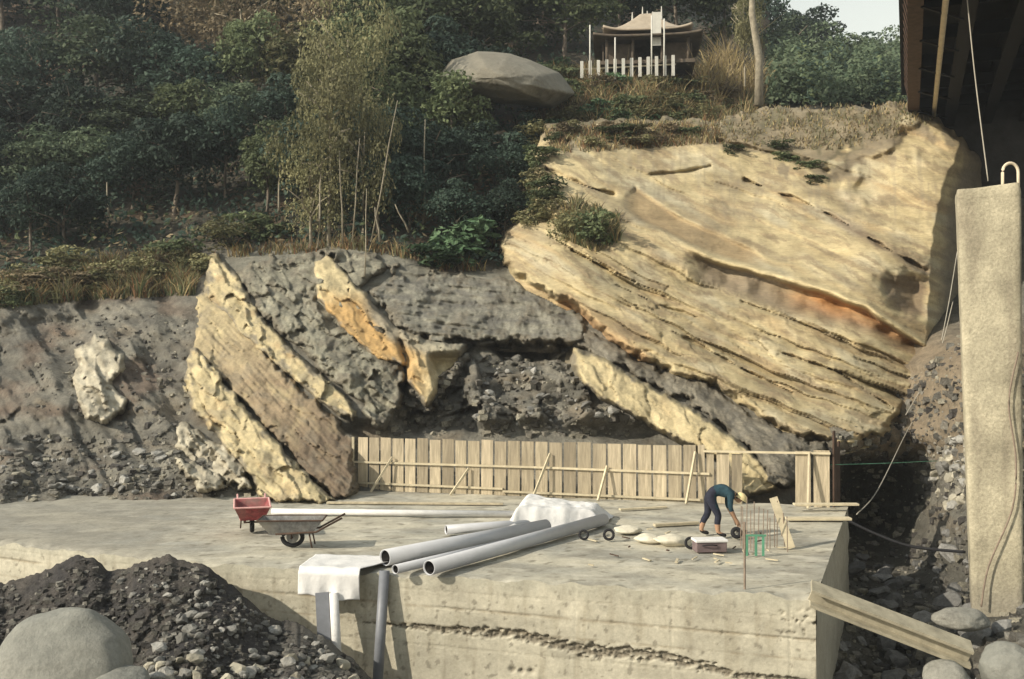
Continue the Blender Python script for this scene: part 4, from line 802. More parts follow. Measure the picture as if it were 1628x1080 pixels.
# ------------------------------------------------------------------ tools and clutter round the worker
q = gp(1128, 877); bx = empty('tool_box', q, 0.1, label='dark box with white lid on the slab in front of the worker', cat='tool box')
MB().box((0, 0, 0.11), (0.62, 0.34, 0.2)).build('body', mat('box_grey', (0.16, 0.12, 0.12), var=0.3), bx, bevel=0.015); MB().box((0, 0, 0.235), (0.66, 0.38, 0.05)).build('lid', M['white'], bx, bevel=0.012)
MB().tube([(-0.2, -0.19, 0.15), (-0.12, -0.22, 0.17), (0.0, -0.22, 0.17), (0.1, -0.19, 0.15)], 0.012, 6).build('handle', M['rubber'], bx, True)
def ring(u, v, z, R, r, label, tilt):
    q = gp(u, v); m = MB(); Rm = Matrix.Rotation(tilt, 3, 'X')
    m.tube([q + Vector((0, 0, z)) + Rm @ Vector((R * math.cos(a), R * math.sin(a), 0)) for a in np.linspace(0, 2 * math.pi, 25)], r, 10, False); return m.build('hose_coil', M['rubber'], None, True, label=label, cat='hose')
ring(1171, 857, 0.13, 0.085, 0.045, 'thick black ring of hose held at the right of the worker', 1.25)
ring(1098, 872, 0.11, 0.10, 0.03, 'black hose coil standing against the left end of the tool box', 1.3)
ring(968, 860, 0.13, 0.10, 0.03, 'black hose coil by the far end of the long pipe', 1.4)
ring(928, 858, 0.10, 0.09, 0.025, 'dark hose coil lying under the edge of the tarpaulin', 1.2)
def bag(u, v, sx, sy, sz, seed, label, rz=0):
    o = obj('cement_bag', rock_mesh('cement_bag', seed, 4, mat('bag_paper_%d' % seed, (0.60, 0.56, 0.45), var=0.15, scale=5, bump=0.02), 0.12, 0.3), label=label, cat='bag'); q = gp(u, v); o.location = (q.x, q.y, sz * 0.7); o.scale = (sx, sy, sz); o.rotation_euler = (0, 0.08, rz)
bag(1070, 866, 0.42, 0.26, 0.13, 71, 'pale sack lying left of the tool box', 0.1)
bag(1032, 862, 0.34, 0.24, 0.11, 72, 'flat pale sack lying farther left of the tool box', -0.3)
bag(1000, 848, 0.36, 0.24, 0.10, 73, 'crumpled pale sack right of the hose by the tarpaulin', 0.4)
for k in range(34):
    u, v = rnd.uniform(940, 1240), rnd.uniform(842, 905); q = gp(u, v); L = rnd.uniform(0.05, 0.3)
    a = rnd.uniform(0, 3.14); MB().bar(q + Vector((0, 0, 0.02)), q + Vector((L * math.cos(a), L * math.sin(a), 0.03)), rnd.uniform(.02, .06), 0.02).build('offcut', M['timber'] if k % 3 else M['steel'], None, label='small scrap lying on the slab around the worker', cat='scrap', group='scraps around the worker')
# rebar rods
def rod(u, v, h, r, label, lean=0.0, group=None):
    q = gp(u, v); m = MB(); m.tube([q + Vector((0, 0, -0.05)), q + Vector((lean, 0, h))], r, 6); return m.build('rebar_rod', M['rebar'], None, label=label, cat='rebar', group=group)
rod(1184, 935, 1.12, 0.020, 'tall single rebar rod standing near the front edge of the slab', 0.0)
for k in range(14):
    u = 1176 + 6 * k + rnd.uniform(-2, 2); rod(u, 862 + rnd.uniform(-12, 14), rnd.uniform(0.6, 1.0), 0.010, 'thin rebar rod in the cluster right of the worker', rnd.uniform(-.03, .03), 'rebar cluster right of the worker')
gr = empty('green_frame', gp(1202, 884), label='small green plastic frame among the rebar rods', cat='frame')
for x in (-0.18, 0.0, 0.14): MB().box((x, 0, 0.19), (0.045, 0.03, 0.38)).build('upright', M['green'], gr)
MB().box((-0.02, 0.002, 0.40), (0.44, 0.035, 0.035)).build('rail', M['green'], gr)

# cables
def cable(name, pts, r, m, label):
    pts = [Vector(p) for p in pts]; out = []
    for i in range(len(pts) - 1):
        for k in range(8):
            t = k / 8; a = pts[max(i - 1, 0)]; b = pts[i]; c = pts[i + 1]; d = pts[min(i + 2, len(pts) - 1)]
            out.append(0.5 * ((2 * b) + (c - a) * t + (2 * a - 5 * b + 4 * c - d) * t * t + (3 * b - a - 3 * c + d) * t ** 3))
    out.append(pts[-1]); return MB().tube(out, r, 6).build(name, M[m], None, True, label=label, cat='cable')
cable('cable', [pt(1345, 826, 24.3), pt(1390, 848, 24), pt(1450, 869, 23.6), pt(1535, 878, 23.2)], 0.035, 'rubber', 'black cable sagging from the slab corner to the pier')
cable('rope', [pt(1362, 818, 25.5), pt(1395, 780, 28), pt(1440, 690, 32), pt(1478, 620, 34), pt(1505, 500, 35.5), pt(1522, 400, 36.5)], 0.016, 'rope', 'pale rope climbing from the slab corner up the shaded cliff')
cable('rope', [pt(1440, 660, 32.5), pt(1490, 570, 34.3), pt(1515, 480, 35)], 0.016, 'rope', 'short pale rope beside the longer one at the cliff foot')
cable('cord', [pt(1320, 739, 26.6), pt(1400, 737, 28), pt(1490, 733, 30)], 0.010, 'green', 'thin green cord stretched right from the fence end')
cable('cable', [pt(1536, -20, 30), pt(1550, 120, 29), pt(1571, 288, 28)], 0.018, 'rope', 'thin grey cable hanging down from the bridge behind the pier')
cable('rope', [pt(1619, 560, 22.66), pt(1604, 640, 22.72), pt(1615, 730, 22.68), pt(1609, 810, 22.7), pt(1572, 900, 22.84), pt(1560, 965, 22.86)], 0.02, 'rebar', 'thin brown rope hanging down the face of the pier')

# ------------------------------------------------------------------ worker bending over
def worker(loc, rz):
    r = empty('person', loc, rz, label='worker in teal shirt and dark trousers bending far over, wearing a pale hat', cat='person')
    J = [  # x forward, y left, z up ; parent ; radius
        ('pelvis', (0.0, 0, 0.90), None, 0.135), ('waist', (0.13, 0, 0.99), 'pelvis', 0.120), ('chest', (0.31, 0, 1.01), 'waist', 0.145), ('upper', (0.44, 0, 0.96), 'chest', 0.125),
        ('neck', (0.55, 0, 0.89), 'upper', 0.055), ('head', (0.62, 0, 0.835), 'neck', 0.088), ('face', (0.70, 0, 0.77), 'head', 0.078)]
    for s, n in ((1, 'l'), (-1, 'r')):
        fx = -0.14 if s > 0 else 0.20
        J += [('hip' + n, (0.0, s * 0.10, 0.84), 'pelvis', 0.098), ('kn' + n, (fx * 0.6 + 0.06, s * 0.12, 0.47), 'hip' + n, 0.066), ('cf' + n, (fx * 0.8 - .01, s * 0.12, 0.32), 'kn' + n, 0.060), ('an' + n, (fx - 0.03, s * 0.13, 0.09), 'cf' + n, 0.042), ('toe' + n, (fx + 0.15, s * 0.14, 0.04), 'an' + n, 0.038),
              ('sh' + n, (0.43, s * 0.19, 0.93), 'upper', 0.068), ('el' + n, (0.41, s * 0.24, 0.66), 'sh' + n, 0.047), ('wr' + n, (0.53, s * 0.17, 0.42), 'el' + n, 0.032), ('pa' + n, (0.58, s * 0.15, 0.34), 'wr' + n, 0.036)]
        for k in range(4): J += [('f%d' % k + n, (0.57 + 0.022 * k, s * (0.155 - 0.004 * k), 0.27 + 0.004 * k), 'pa' + n, 0.010), ('g%d' % k + n, (0.58 + 0.022 * k, s * 0.135, 0.225), 'f%d' % k + n, 0.009)]
        J += [('th' + n, (0.62, s * 0.12, 0.32), 'pa' + n, 0.011), ('ti' + n, (0.64, s * 0.11, 0.28), 'th' + n, 0.009)]
    idx = {j[0]: i for i, j in enumerate(J)}
    me = bpy.data.meshes.new('body'); me.from_pydata([j[1] for j in J], [(idx[j[2]], idx[j[0]]) for j in J if j[2]], [])
    o = bpy.data.objects.new('body_skeleton', me); COL.objects.link(o); sk = o.modifiers.new('skin', 'SKIN'); sk.use_smooth_shade = True
    for i, j in enumerate(J): me.skin_vertices[0].data[i].radius = (j[3] * (1.2 if j[3] > 0.03 else 1.05),) * 2; me.skin_vertices[0].data[i].use_root = (i == 0)
    sb = o.modifiers.new('sub', 'SUBSURF'); sb.levels = sb.render_levels = 2
    ev = o.evaluated_get(bpy.context.evaluated_depsgraph_get()); bmsh = bpy.data.meshes.new_from_object(ev); bpy.data.objects.remove(o)
    bmsh.name = 'body'; bmsh.materials.clear()
    for k in ('skin', 'teal', 'navy', 'rubber', 'hair'): bmsh.materials.append(M[k])
    for p in bmsh.polygons:
        x, y, z = p.center; i = 0
        if z < 0.10: i = 3
        elif z < 0.28 and x < 0.35: i = 0
        elif x < 0.11 + (z - 0.9) * 0.0 and z < 1.2 and x < 0.3: i = 2
        elif z < 0.62 and x < 0.3: i = 2
        elif x < 0.53 and z > 0.58: i = 1
        elif x > 0.55 and z > 0.83: i = 4
        p.material_index = i; p.use_smooth = True
    b = obj('body', bmsh, r)
    h = MB(); c = Vector((0.675, 0, 0.835)); ax = Vector((0.55, 0, 0.83)).normalized(); sx = Vector((0, 1, 0)); fw_ = sx.cross(ax); n = 20; prof = [(0.15, -0.02), (0.147, -0.005), (0.115, 0.012), (0.112, 0.05), (0.085, 0.095), (0.03, 0.118), (0.001, 0.12)]; vv = []; ff = []
    for (rr, hh) in prof:
        for k in range(n): a = 2 * math.pi * k / n; vv.append(c + ax * hh + rr * (math.cos(a) * sx + 1.1 * math.sin(a) * fw_))
    for i in range(len(prof) - 1):
        for k in range(n): ff.append((i * n + k, i * n + (k + 1) % n, (i + 1) * n + (k + 1) % n, (i + 1) * n + k))
    h.add(vv, ff); h.build('hat', M['hat'], r, True)
    return r
q = gp(1128, 853); worker((q.x, q.y, 0.0), math.radians(-4))

# ------------------------------------------------------------------ hut on the rim with picket fence and poles
HD = 60.0; hb = pt(1028, 112, HD); hut = empty('hilltop_hut', hb, math.radians(-6), (0.92, 0.92, 1.0), label='small open pavilion with pale upswept roof on the hilltop', cat='hut')
def roof(name, w, d, z0, z1, up, m, ridge=0.25):
    n = 24; S, T = np.meshgrid(np.linspace(-1, 1, n * 2), np.linspace(-1, 1, n * 2)); r = np.maximum(np.abs(S) * 1.0, np.abs(T)); r = np.clip((r - ridge * 0.5) / (1 - ridge * 0.5), 0, 1)
    Z = z0 + (z1 - z0) * (1 - r) ** 1.6 + up * (np.abs(S) * np.abs(T)) ** 4; o = obj(name, meshdata(name, np.stack([S * w, T * d, Z], -1), grid_faces(*S.shape), m), hut)
    s = o.modifiers.new('solid', 'SOLIDIFY'); s.thickness = 0.12; return o
rf = roof('roof', 2.75, 2.3, 1.72, 3.15, 0.28, M['roof']); roof('lower_roof', 3.35, 2.8, 1.25, 1.75, 0.2, M['hutwood'])
for x, h in ((-0.25, 0.75), (0.05, 0.5), (-0.9, 0.45), (0.95, 0.75), (0.4, 0.45)): MB().tube([(x, 0, 2.75), (x, 0, 3.0 + h)], [0.09, 0.03], 6).build('finial', M['postw'], hut)
for x in (-2.5, -0.9, 0.9, 2.5):
    for y in (-2.0, 2.0): MB().tube([(x, y, -0.3), (x, y, 1.6)], 0.10, 8).build('post', M['hutwood'], hut, True)
MB().box((0, 1.0, 0.7), (5.4, 0.1, 1.7)).build('back_wall', M['hutwood'], hut); MB().box((-1.75, -1.2, 0.55), (1.5, 0.1, 1.4)).build('front_panel', M['hutwood'], hut); MB().box((1.75, -1.2, 0.55), (1.5, 0.1, 1.4)).build('front_panel', M['hutwood'], hut); MB().box((2.75, -0.1, 0.6), (0.1, 2.1, 1.5)).build('side_wall', M['hutwood'], hut); MB().box((-2.75, -0.1, 0.6), (0.1, 2.1, 1.5)).build('side_wall', M['hutwood'], hut); MB().box((0, 0, -0.1), (5.8, 4.8, 0.2)).build('floor', M['concrete'] if False else M['hutwood'], hut)
MB().box((0.55, -2.35, 1.75), (0.55, 0.05, 1.9)).build('banner', M['postw'], hut)
pk = empty('picket_fence', pt(1000, 120, 57.5), label='row of short white pickets in front of the hilltop hut', cat='fence')
for k in range(12):
    u = 925 + 13.2 * k; a = pt(u, 121 - 0.6 * k, 57.5) - Vector(pk.location); MB().box(a + Vector((0, 0, 0.35)), (0.17, 0.12, 0.95 + 0.02 * k)).build('picket', M['postw'], pk)
a = pt(925, 118, 57.6) - Vector(pk.location); b = pt(1075, 110, 57.6) - Vector(pk.location); MB().bar(a + Vector((0, .1, .3)), b + Vector((0, .1, .3)), 0.05, 0.08).build('rail', M['plank'], pk)
for u, v0, v1, lab in ((938, 120, 40, 'thin grey pole at the left end of the white pickets'), (978, 120, 60, 'thin grey pole standing before the left half of the hut'), (1036, 118, 25, 'white flagpole before the middle of the hut roof'), (1056, 115, 30, 'thin white pole right of the middle flagpole')):
    MB().tube([pt(u, v0 + 6, 57), pt(u, v1, 57)], 0.045, 6).build('pole', M['postw'], None, True, label=lab, cat='pole')

# ------------------------------------------------------------------ vegetation
def leaf_cloud(C, Nn, size, r, aspect=0.55, flat=0.5):
    """bent leaf quads at points C with mean normals Nn -> verts, faces"""
    n = len(C); nn = Nn + r.normal(size=(n, 3)) * flat; nn /= np.linalg.norm(nn, axis=1)[:, None] + 1e-9
    a = r.normal(size=(n, 3)); a -= (a * nn).sum(1)[:, None] * nn; a /= np.linalg.norm(a, axis=1)[:, None] + 1e-9
    b = np.cross(nn, a); s = (size * r.uniform(0.6, 1.4, n))[:, None]
    V = np.stack([C - a * s, C + b * s * aspect - nn * s * 0.12, C + a * s, C - b * s * aspect - nn * s * 0.12], 1).reshape(-1, 3)
    return V, np.arange(n * 4).reshape(n, 4)
PAL = {'dark': ((0.026, 0.046, 0.036), (0.060, 0.090, 0.066)), 'mid': ((0.060, 0.085, 0.042), (0.135, 0.160, 0.080)), 'olive': ((0.12, 0.125, 0.06), (0.25, 0.235, 0.125)),
       'dry': ((0.13, 0.105, 0.065), (0.25, 0.20, 0.125)), 'blue': ((0.050, 0.076, 0.046), (0.115, 0.145, 0.088)), 'bright': ((0.06, 0.12, 0.06), (0.13, 0.20, 0.11))}
def crown_mesh(name, seed, pal, nclump=46, per=62, zc=0.66, rz=0.36, rx=0.5, leaf=0.028, hang=0.0):
    r = np.random.default_rng(seed); Cs = []; Ns = []; cols = []
    lo, hi = np.array(PAL[pal][0]), np.array(PAL[pal][1])
    for k in range(nclump):
        d = r.normal(size=3); d /= np.linalg.norm(d); q = r.uniform(0.35, 1.0) ** 0.6; c = d * q * np.array((rx * 0.82, rx * 0.82, rz * 0.85)) * (1 + 0.25 * r.normal()); c[2] += zc
        cr = r.uniform(0.10, 0.21) * (rx / 0.5) ** 0.5; n = int(per * r.uniform(0.6, 1.4)); e = r.normal(size=(n, 3)); e /= np.linalg.norm(e, axis=1)[:, None]
        e[:, 2] = np.where((e[:, 2] < -0.2) & (r.random(n) < 0.7), -e[:, 2], e[:, 2]); pts = c + e * cr * r.uniform(0.75, 1.0, (n, 1)) * np.array((1.2, 1.2, 0.75)); pts[:, 2] -= hang * r.random(n) ** 2
        nm = e * 0.7 + np.array((0, 0, 0.55)); Cs.append(pts); Ns.append(nm); t = np.clip(r.uniform(0, 1) * 0.7 + r.uniform(0, 0.5, n), 0, 1)[:, None]; cols.append(lo + (hi - lo) * t)
    Cs, Ns, cols = np.concatenate(Cs), np.concatenate(Ns), np.concatenate(cols)
    V, Fq = leaf_cloud(Cs, Ns, leaf, r); return meshdata(name, V, Fq, M['leaf'], np.repeat(cols, 4, 0), False)
def trunk_mesh(name, seed, m, r0=0.022, zc=0.66, rx=0.5, limbs=7, lean=0.05):
    r = random.Random(seed); b = MB(); top = Vector((r.uniform(-lean, lean), r.uniform(-lean, lean), zc + 0.12)); pts = []
    for k in range(6):
        t = k / 5; pts.append(Vector((top.x * t + r.uniform(-.012, .012), top.y * t + r.uniform(-.012, .012), -0.06 + (top.z + 0.06) * t)))
    b.tube(pts, [r0 * (1.25 - 0.9 * k / 5) for k in range(6)], 7)
    for k in range(limbs):
        t = r.uniform(0.45, 0.95); p = pts[0].lerp(pts[-1], t); a = r.uniform(0, 6.28); L = r.uniform(0.5, 0.85) * rx; e = p + Vector((math.cos(a) * L, math.sin(a) * L, r.uniform(0.06, 0.22)))
        b.tube([p, p.lerp(e, 0.5) + Vector((0, 0, 0.03)), e], [r0 * 0.5, r0 * 0.32, r0 * 0.12], 5)
    return b.data(name, m, True)
KIND = {}
def kind(k, pal, n, **kw):
    tk = kw.pop('tk', {}); bk = kw.pop('bark', 'bark')
    KIND[k] = [(crown_mesh('crown', hash_(k) + i, pal, **kw), trunk_mesh('trunk', hash_(k) + i, M[bk], zc=kw.get('zc', 0.66), rx=kw.get('rx', 0.5), **tk)) for i in range(n)]
def hash_(k): return sum(ord(c) * (i + 3) for i, c in enumerate(k))
kind('dark_tree', 'dark', 3, nclump=34, per=110, leaf=0.026); kind('leafy_tree', 'mid', 4, nclump=32, per=115, leaf=0.025); kind('blue_tree', 'blue', 3, nclump=36, per=115, leaf=0.023)
kind('vine_tree', 'olive', 4, nclump=34, per=170, zc=0.58, rz=0.48, rx=0.52, leaf=0.015, hang=0.05, bark='paleb')
kind('brown_tree', 'dry', 2, nclump=40, per=55, leaf=0.022, bark='paleb'); kind('olive_tree', 'olive', 2, nclump=46, per=66, leaf=0.024)
kind('shrub', 'mid', 2, nclump=26, per=60, zc=0.5, rz=0.5, rx=0.6, leaf=0.05, tk=dict(r0=0.012)); kind('dry_shrub', 'dry', 2, nclump=26, per=55, zc=0.5, rz=0.5, rx=0.55, leaf=0.045, tk=dict(r0=0.012), bark='paleb')
kind('olive_shrub', 'olive', 2, nclump=26, per=60, zc=0.5, rz=0.5, rx=0.6, leaf=0.045, tk=dict(r0=0.012)); kind('bright_shrub', 'bright', 2, nclump=24, per=50, zc=0.5, rz=0.5, rx=0.6, leaf=0.065, tk=dict(r0=0.012))
def tree(k, base, h, w, label, group=None, cat='tree', rz=None):
    cm, tm = rnd.choice(KIND[k]); r = empty(k if 'tree' in k or 'shrub' in k else k + '_tree', base, rnd.uniform(0, 6.28) if rz is None else rz, (w, w, h), label=label, cat=cat, group=group)
    obj('trunk', tm, r); obj('crown', cm, r); return r
def tree_at(k, u, v, vtop, wpx, label, group=None, cat='tree', d=None, fn=base_terrain):
    if d is None: d = float(fn(np.array([[u]], float), np.array([[v]], float))[0][0, 0])
    p = pt(u, v, d); h = (v - vtop) / F * d * 1.03; return tree(k, (p.x, p.y + 0.3, p.z - 0.15), h, wpx / F * d, label, group, cat)

GL = 'trees on the left hillside'
rows = [(-60, 170, 150), (20, 165, 145), (95, 160, 135), (165, 150, 125), (235, 145, 115), (300, 140, 105), (360, 125, 95)]
for (v, hh, sp) in rows:
    u = -120 + rnd.uniform(0, 40)
    while u < 760:
        vv = v + rnd.uniform(-18, 18); lim = float(np.interp(u, [-100, 0, 120, 300, 480, 640, 760], [455, 445, 410, 380, 372, 385, 400])) 
        if vv + 30 < lim and not (650 < u and vv > 330) and not (u < 105 and 75 < vv < 150):
            if (u < 260 and vv > 215) or (u < 150 and vv < 60): k = rnd.choice(['dark_tree', 'dark_tree', 'dark_tree', 'blue_tree'])
            elif vv < 130 and 210 < u < 490: k = rnd.choice(['vine_tree', 'brown_tree', 'vine_tree', 'leafy_tree'])
            elif u < 120 and 60 < vv < 170: k = rnd.choice(['brown_tree', 'dark_tree', 'blue_tree'])
            elif u > 470: k = rnd.choice(['leafy_tree', 'olive_tree', 'leafy_tree', 'dark_tree'])
            else: k = rnd.choice(['leafy_tree', 'blue_tree', 'blue_tree', 'dark_tree'])
            lab = {'dark_tree': 'dark leafy tree in the dense growth on the left hillside', 'leafy_tree': 'mid-green tree in the dense growth on the left hillside', 'blue_tree': 'blue-green tree in the dense growth on the left hillside', 'vine_tree': 'olive half-dry tree high on the left hillside', 'brown_tree': 'brown dry tree high on the left hillside', 'olive_tree': 'yellow-green tree in the dense growth on the left hillside'}[k]
            col_ = 'beyond the left edge' if u < 0 else 'near the left edge' if u < 130 else 'left of the two grey trunks' if u < 290 else 'above the pointed left outcrop' if u < 440 else 'among the vine-covered trees' if u < 620 else 'left of the jutting boulder'
            lab = lab.replace(' in the dense growth on the left hillside', '').replace(' high on the left hillside', '') + (', highest' if v < 60 else ', upper' if v < 150 else ', middle' if v < 250 else ', lowest') + ' on the wooded hillside, ' + col_
            h = hh * rnd.uniform(0.8, 1.25); tree_at(k, u, vv + h * 0.25, vv - h * 0.75, sp * rnd.uniform(0.95, 1.45) * 1.1, lab, GL)
        u += sp * rnd.uniform(0.55, 0.8)
for (u, v, vt, w, lab) in ((520, 395, 60, 150, 'tall vine-covered olive tree in the centre of the hillside'), (492, 398, 190, 120, 'shorter olive tree at the left foot of the tall vine-covered one'), (575, 390, 130, 115, 'vine-covered tree right of the tall olive one'), (548, 300, -40, 150, 'olive tree rising behind the tall vine-covered one')):
    tree_at('vine_tree', u, v, vt, w, lab)
for (u, v, vt, w, k, lab) in ((640, 210, 20, 170, 'leafy_tree', 'mid-green tree left of the jutting boulder'), (720, 110, -40, 190, 'leafy_tree', 'round green tree above the jutting boulder'), (820, 90, -50, 190, 'blue_tree', 'blue-green tree between boulder and hut'),
    (900, 95, -45, 170, 'leafy_tree', 'green tree just left of the hut'), (985, 70, -70, 170, 'dark_tree', 'dark tree behind the left half of the hut'), (1080, 70, -70, 170, 'blue_tree', 'blue-green tree behind the right half of the hut'), (1150, 100, -60, 150, 'leafy_tree', 'green tree right of the hut'),
    (860, 40, -110, 180, 'dark_tree', 'dark tree farther back above the boulder'), (1040, 20, -120, 180, 'dark_tree', 'dark tree farthest back above the hut roof')):
    tree_at(k, u, v, vt, w, lab)
for (u, v, vt, w, k) in ((690, 330, 200, 120, 'dark_tree'), (760, 300, 190, 120, 'dark_tree'), (820, 330, 215, 100, 'dark_tree'), (720, 400, 290, 110, 'dark_tree'), (800, 400, 290, 110, 'dark_tree'), (650, 370, 250, 110, 'dark_tree'), (845, 270, 180, 70, 'dark_tree')):
    tree_at(k, u, v, vt, w, 'dark tree in the shaded recess under the jutting boulder', 'trees in the shaded recess')
for (u, v, vt, w, d, k, lab) in ((1262, 185, 35, 130, 88, 'blue_tree', 'round blue-green tree left of the sky gap'), (1320, 190, 50, 130, 84, 'blue_tree', 'large round pale-green tree under the sky gap'), (1230, 150, -10, 120, 98, 'dark_tree', 'dark tree at the left end of the far grove'), (1295, 150, 12, 130, 104, 'dark_tree', 'dark tall tree rising into the sky gap'),
    (1385, 190, 70, 120, 92, 'blue_tree', 'low tree in the middle of the far grove'), (1370, 160, 62, 120, 110, 'dark_tree', 'dark tree behind the far grove'), (1430, 190, 62, 110, 100, 'blue_tree', 'tree of the far grove beside the bridge'), (1445, 165, 55, 110, 125, 'leafy_tree', 'hazy farthest tree by the bridge edge'), (1350, 195, 120, 90, 78, 'leafy_tree', 'low bush-like tree in front of the far grove')):
    tree_at(k, u, v, vt, w, lab, d=d)
# tall bare trunk and leaning stems
for (u0, v0, u1, v1, d, r, lab) in ((1206, 168, 1196, -40, 56, 0.26, 'tall bare grey trunk standing right of the hut'), (590, 385, 632, 160, 41, 0.035, 'thin pale leaning stem in front of the vine-covered trees'), (673, 355, 676, 190, 45, 0.045, 'thin pale upright stem right of the leaning one'), (580, 440, 583, 300, 39, 0.025, 'thin pale stake on the shale edge'), (650, 370, 628, 325, 41.5, 0.04, 'short dead branch slanting in the recess'), (604, 385, 596, 330, 41, 0.05, 'reddish dead stem at the foot of the leaning one'),
     (90, 400, 96, 310, 46, 0.06, 'grey stem low in the shade near the left edge'), (175, 390, 170, 290, 47, 0.06, 'grey stem in the shade left of the two grey trunks'), (440, 370, 446, 260, 45, 0.05, 'thin grey stem at the left of the vine-covered trees'), (505, 395, 512, 250, 42.5, 0.05, 'thin pale stem inside the olive foliage'), (545, 388, 540, 240, 42, 0.04, 'second thin pale stem inside the olive foliage'), (560, 385, 572, 220, 42, 0.035, 'third thin pale stem inside the olive foliage'),
     (325, 320, 322, 200, 50, 0.09, 'grey tree trunk standing in the shade on the left'), (395, 300, 392, 215, 50, 0.07, 'second grey tree trunk standing in the shade on the left')):
    a, b = pt(u0, v0, d), pt(u1, v1, d); m = MB(); m.tube([a, a.lerp(b, .35) + Vector((r * .6, 0, 0)), a.lerp(b, .7) - Vector((r * .5, 0, 0)), b], [r, r * .85, r * .7, r * .45], 7); o = m.build('bare_trunk', M['paleb'], None, True, label=lab, cat='trunk')
tree_at('vine_tree', 1186, 120, -60, 60, 'slender half-dry tree beside the tall bare trunk', d=57)
# shrubs
def shrubs(spec, fn=base_terrain):
    for (k, u, v, h, w, lab, grp) in spec: tree_at(k, u, v, v - h, w, lab, grp, 'shrub', fn=fn)
shrubs([('bright_shrub', 735, 415, 75, 110, 'bright broad-leaved shrub at the foot of the recess', None), ('bright_shrub', 690, 425, 45, 90, 'low bright shrub left of the broad-leaved one', None), ('dry_shrub', 665, 365, 60, 60, 'rusty dry shrub in the recess', None),
        ('olive_shrub', 360, 400, 60, 90, 'olive shrub above the pointed left outcrop', None), ('shrub', 420, 385, 55, 90, 'green shrub on the edge above the grey shale', None), ('shrub', 270, 430, 60, 80, 'green shrub in the grass fringe above the left slope', None),
        ('olive_shrub', 225, 455, 60, 70, 'yellowish shrub in the grass fringe on the left', None), ('dry_shrub', 60, 470, 55, 90, 'rusty dry shrub at the far left of the fringe', None), ('dry_shrub', 140, 465, 50, 80, 'rusty dry shrub in the middle of the left fringe', None), ('olive_shrub', 100, 440, 60, 90, 'olive shrub behind the rusty left fringe', None), ('dry_shrub', 15, 482, 40, 80, 'low dry shrub at the left edge', None)])
def cliff_s(U, V): return cliff_surface(U, V)
shrubs([('shrub', 868, 150, 52, 70, 'green shrub against the right end of the jutting boulder', None), ('olive_shrub', 900, 140, 40, 60, 'olive shrub right of the jutting boulder', None), ('bright_shrub', 880, 118, 30, 60, 'bright shrub behind the right end of the jutting boulder', None)])
shrubs([('olive_shrub', 905, 385, 55, 60, 'olive shrub hanging on the left shoulder of the cliff', None), ('shrub', 950, 395, 70, 70, 'green shrub hanging on the cliff below the dark joint', None), ('olive_shrub', 880, 345, 40, 60, 'small olive shrub on the cliff edge beside the recess', None)], cliff_s)
for k in range(55):
    u = rnd.uniform(850, 1200); v = rnd.uniform(135, 212) - (u - 850) * 0.02; kk = rnd.choice(['shrub', 'olive_shrub', 'shrub', 'dry_shrub', 'bright_shrub'] if u < 1110 else ['dry_shrub', 'olive_shrub'])
    tree_at(kk, u, v + 8, v - rnd.uniform(14, 30), rnd.uniform(40, 70), {'shrub': 'low green shrub on the slope below the hut', 'olive_shrub': 'low olive shrub on the slope below the hut', 'dry_shrub': 'low dry shrub on the slope below the hut', 'bright_shrub': 'low bright green shrub on the slope below the hut'}[kk], 'shrubs on the slope below the hut', 'shrub')
for (u, v) in ((1170, 238), (1255, 250), (1290, 262), (1300, 285), (1240, 232)): tree_at('shrub', u, v + 6, v - 16, 42, 'small dark shrub on the brow of the cliff', 'shrubs on the cliff brow', 'shrub', fn=cliff_s)

# leaf litter and ground cover over the wooded ground
def cover(name, n, poly, fn, lift, size, pals, label, cat='undergrowth', fade=None):
    us = [p[0] for p in poly]; vs_ = [p[1] for p in poly]; r = np.random.default_rng(len(name) + n)
    U = r.uniform(min(us), max(us), int(n * 1.8)); V = r.uniform(min(vs_), max(vs_), int(n * 1.8)); ok = sdist(U, V, poly) > 0; U, V = U[ok][:n], V[ok][:n]
    D = fn(U, V)[0]; dens = fbm(U / 40., V / 30., 5, 3); c = P(U, V, D); c[:, 2] += lift * r.random(len(U)) * np.clip(0.6 + dens, 0.1, 2); c[:, 1] -= 0.5 * lift * r.random(len(U))
    sel = r.integers(0, len(pals), len(U)); sel = np.where(fbm(U / 70., V / 50., 9, 3) > 0.1, sel, 0); lo = np.array([PAL[p][0] for p in pals])[sel]; hi = np.array([PAL[p][1] for p in pals])[sel]; t = r.random((len(U), 1))
    Vv, Fq = leaf_cloud(c, np.tile(np.array((0, -0.4, 0.6)), (len(U), 1)), size, r); return obj(name, meshdata(name, Vv, Fq, M['leaf'], np.repeat(lo + (hi - lo) * t, 4, 0), False), label=label, cat=cat, kind='stuff')
cover('undergrowth', 30000, [(-280, 465), (0, 455), (120, 425), (310, 400), (500, 388), (640, 398), (700, 428), (800, 422), (850, 365), (840, 240), (880, 100), (1210, 100), (1210, -150), (-280, -150)], base_terrain, 0.9, 0.15, ['dark', 'dark', 'mid', 'dry'], 'dense leafy undergrowth covering the wooded hillside')
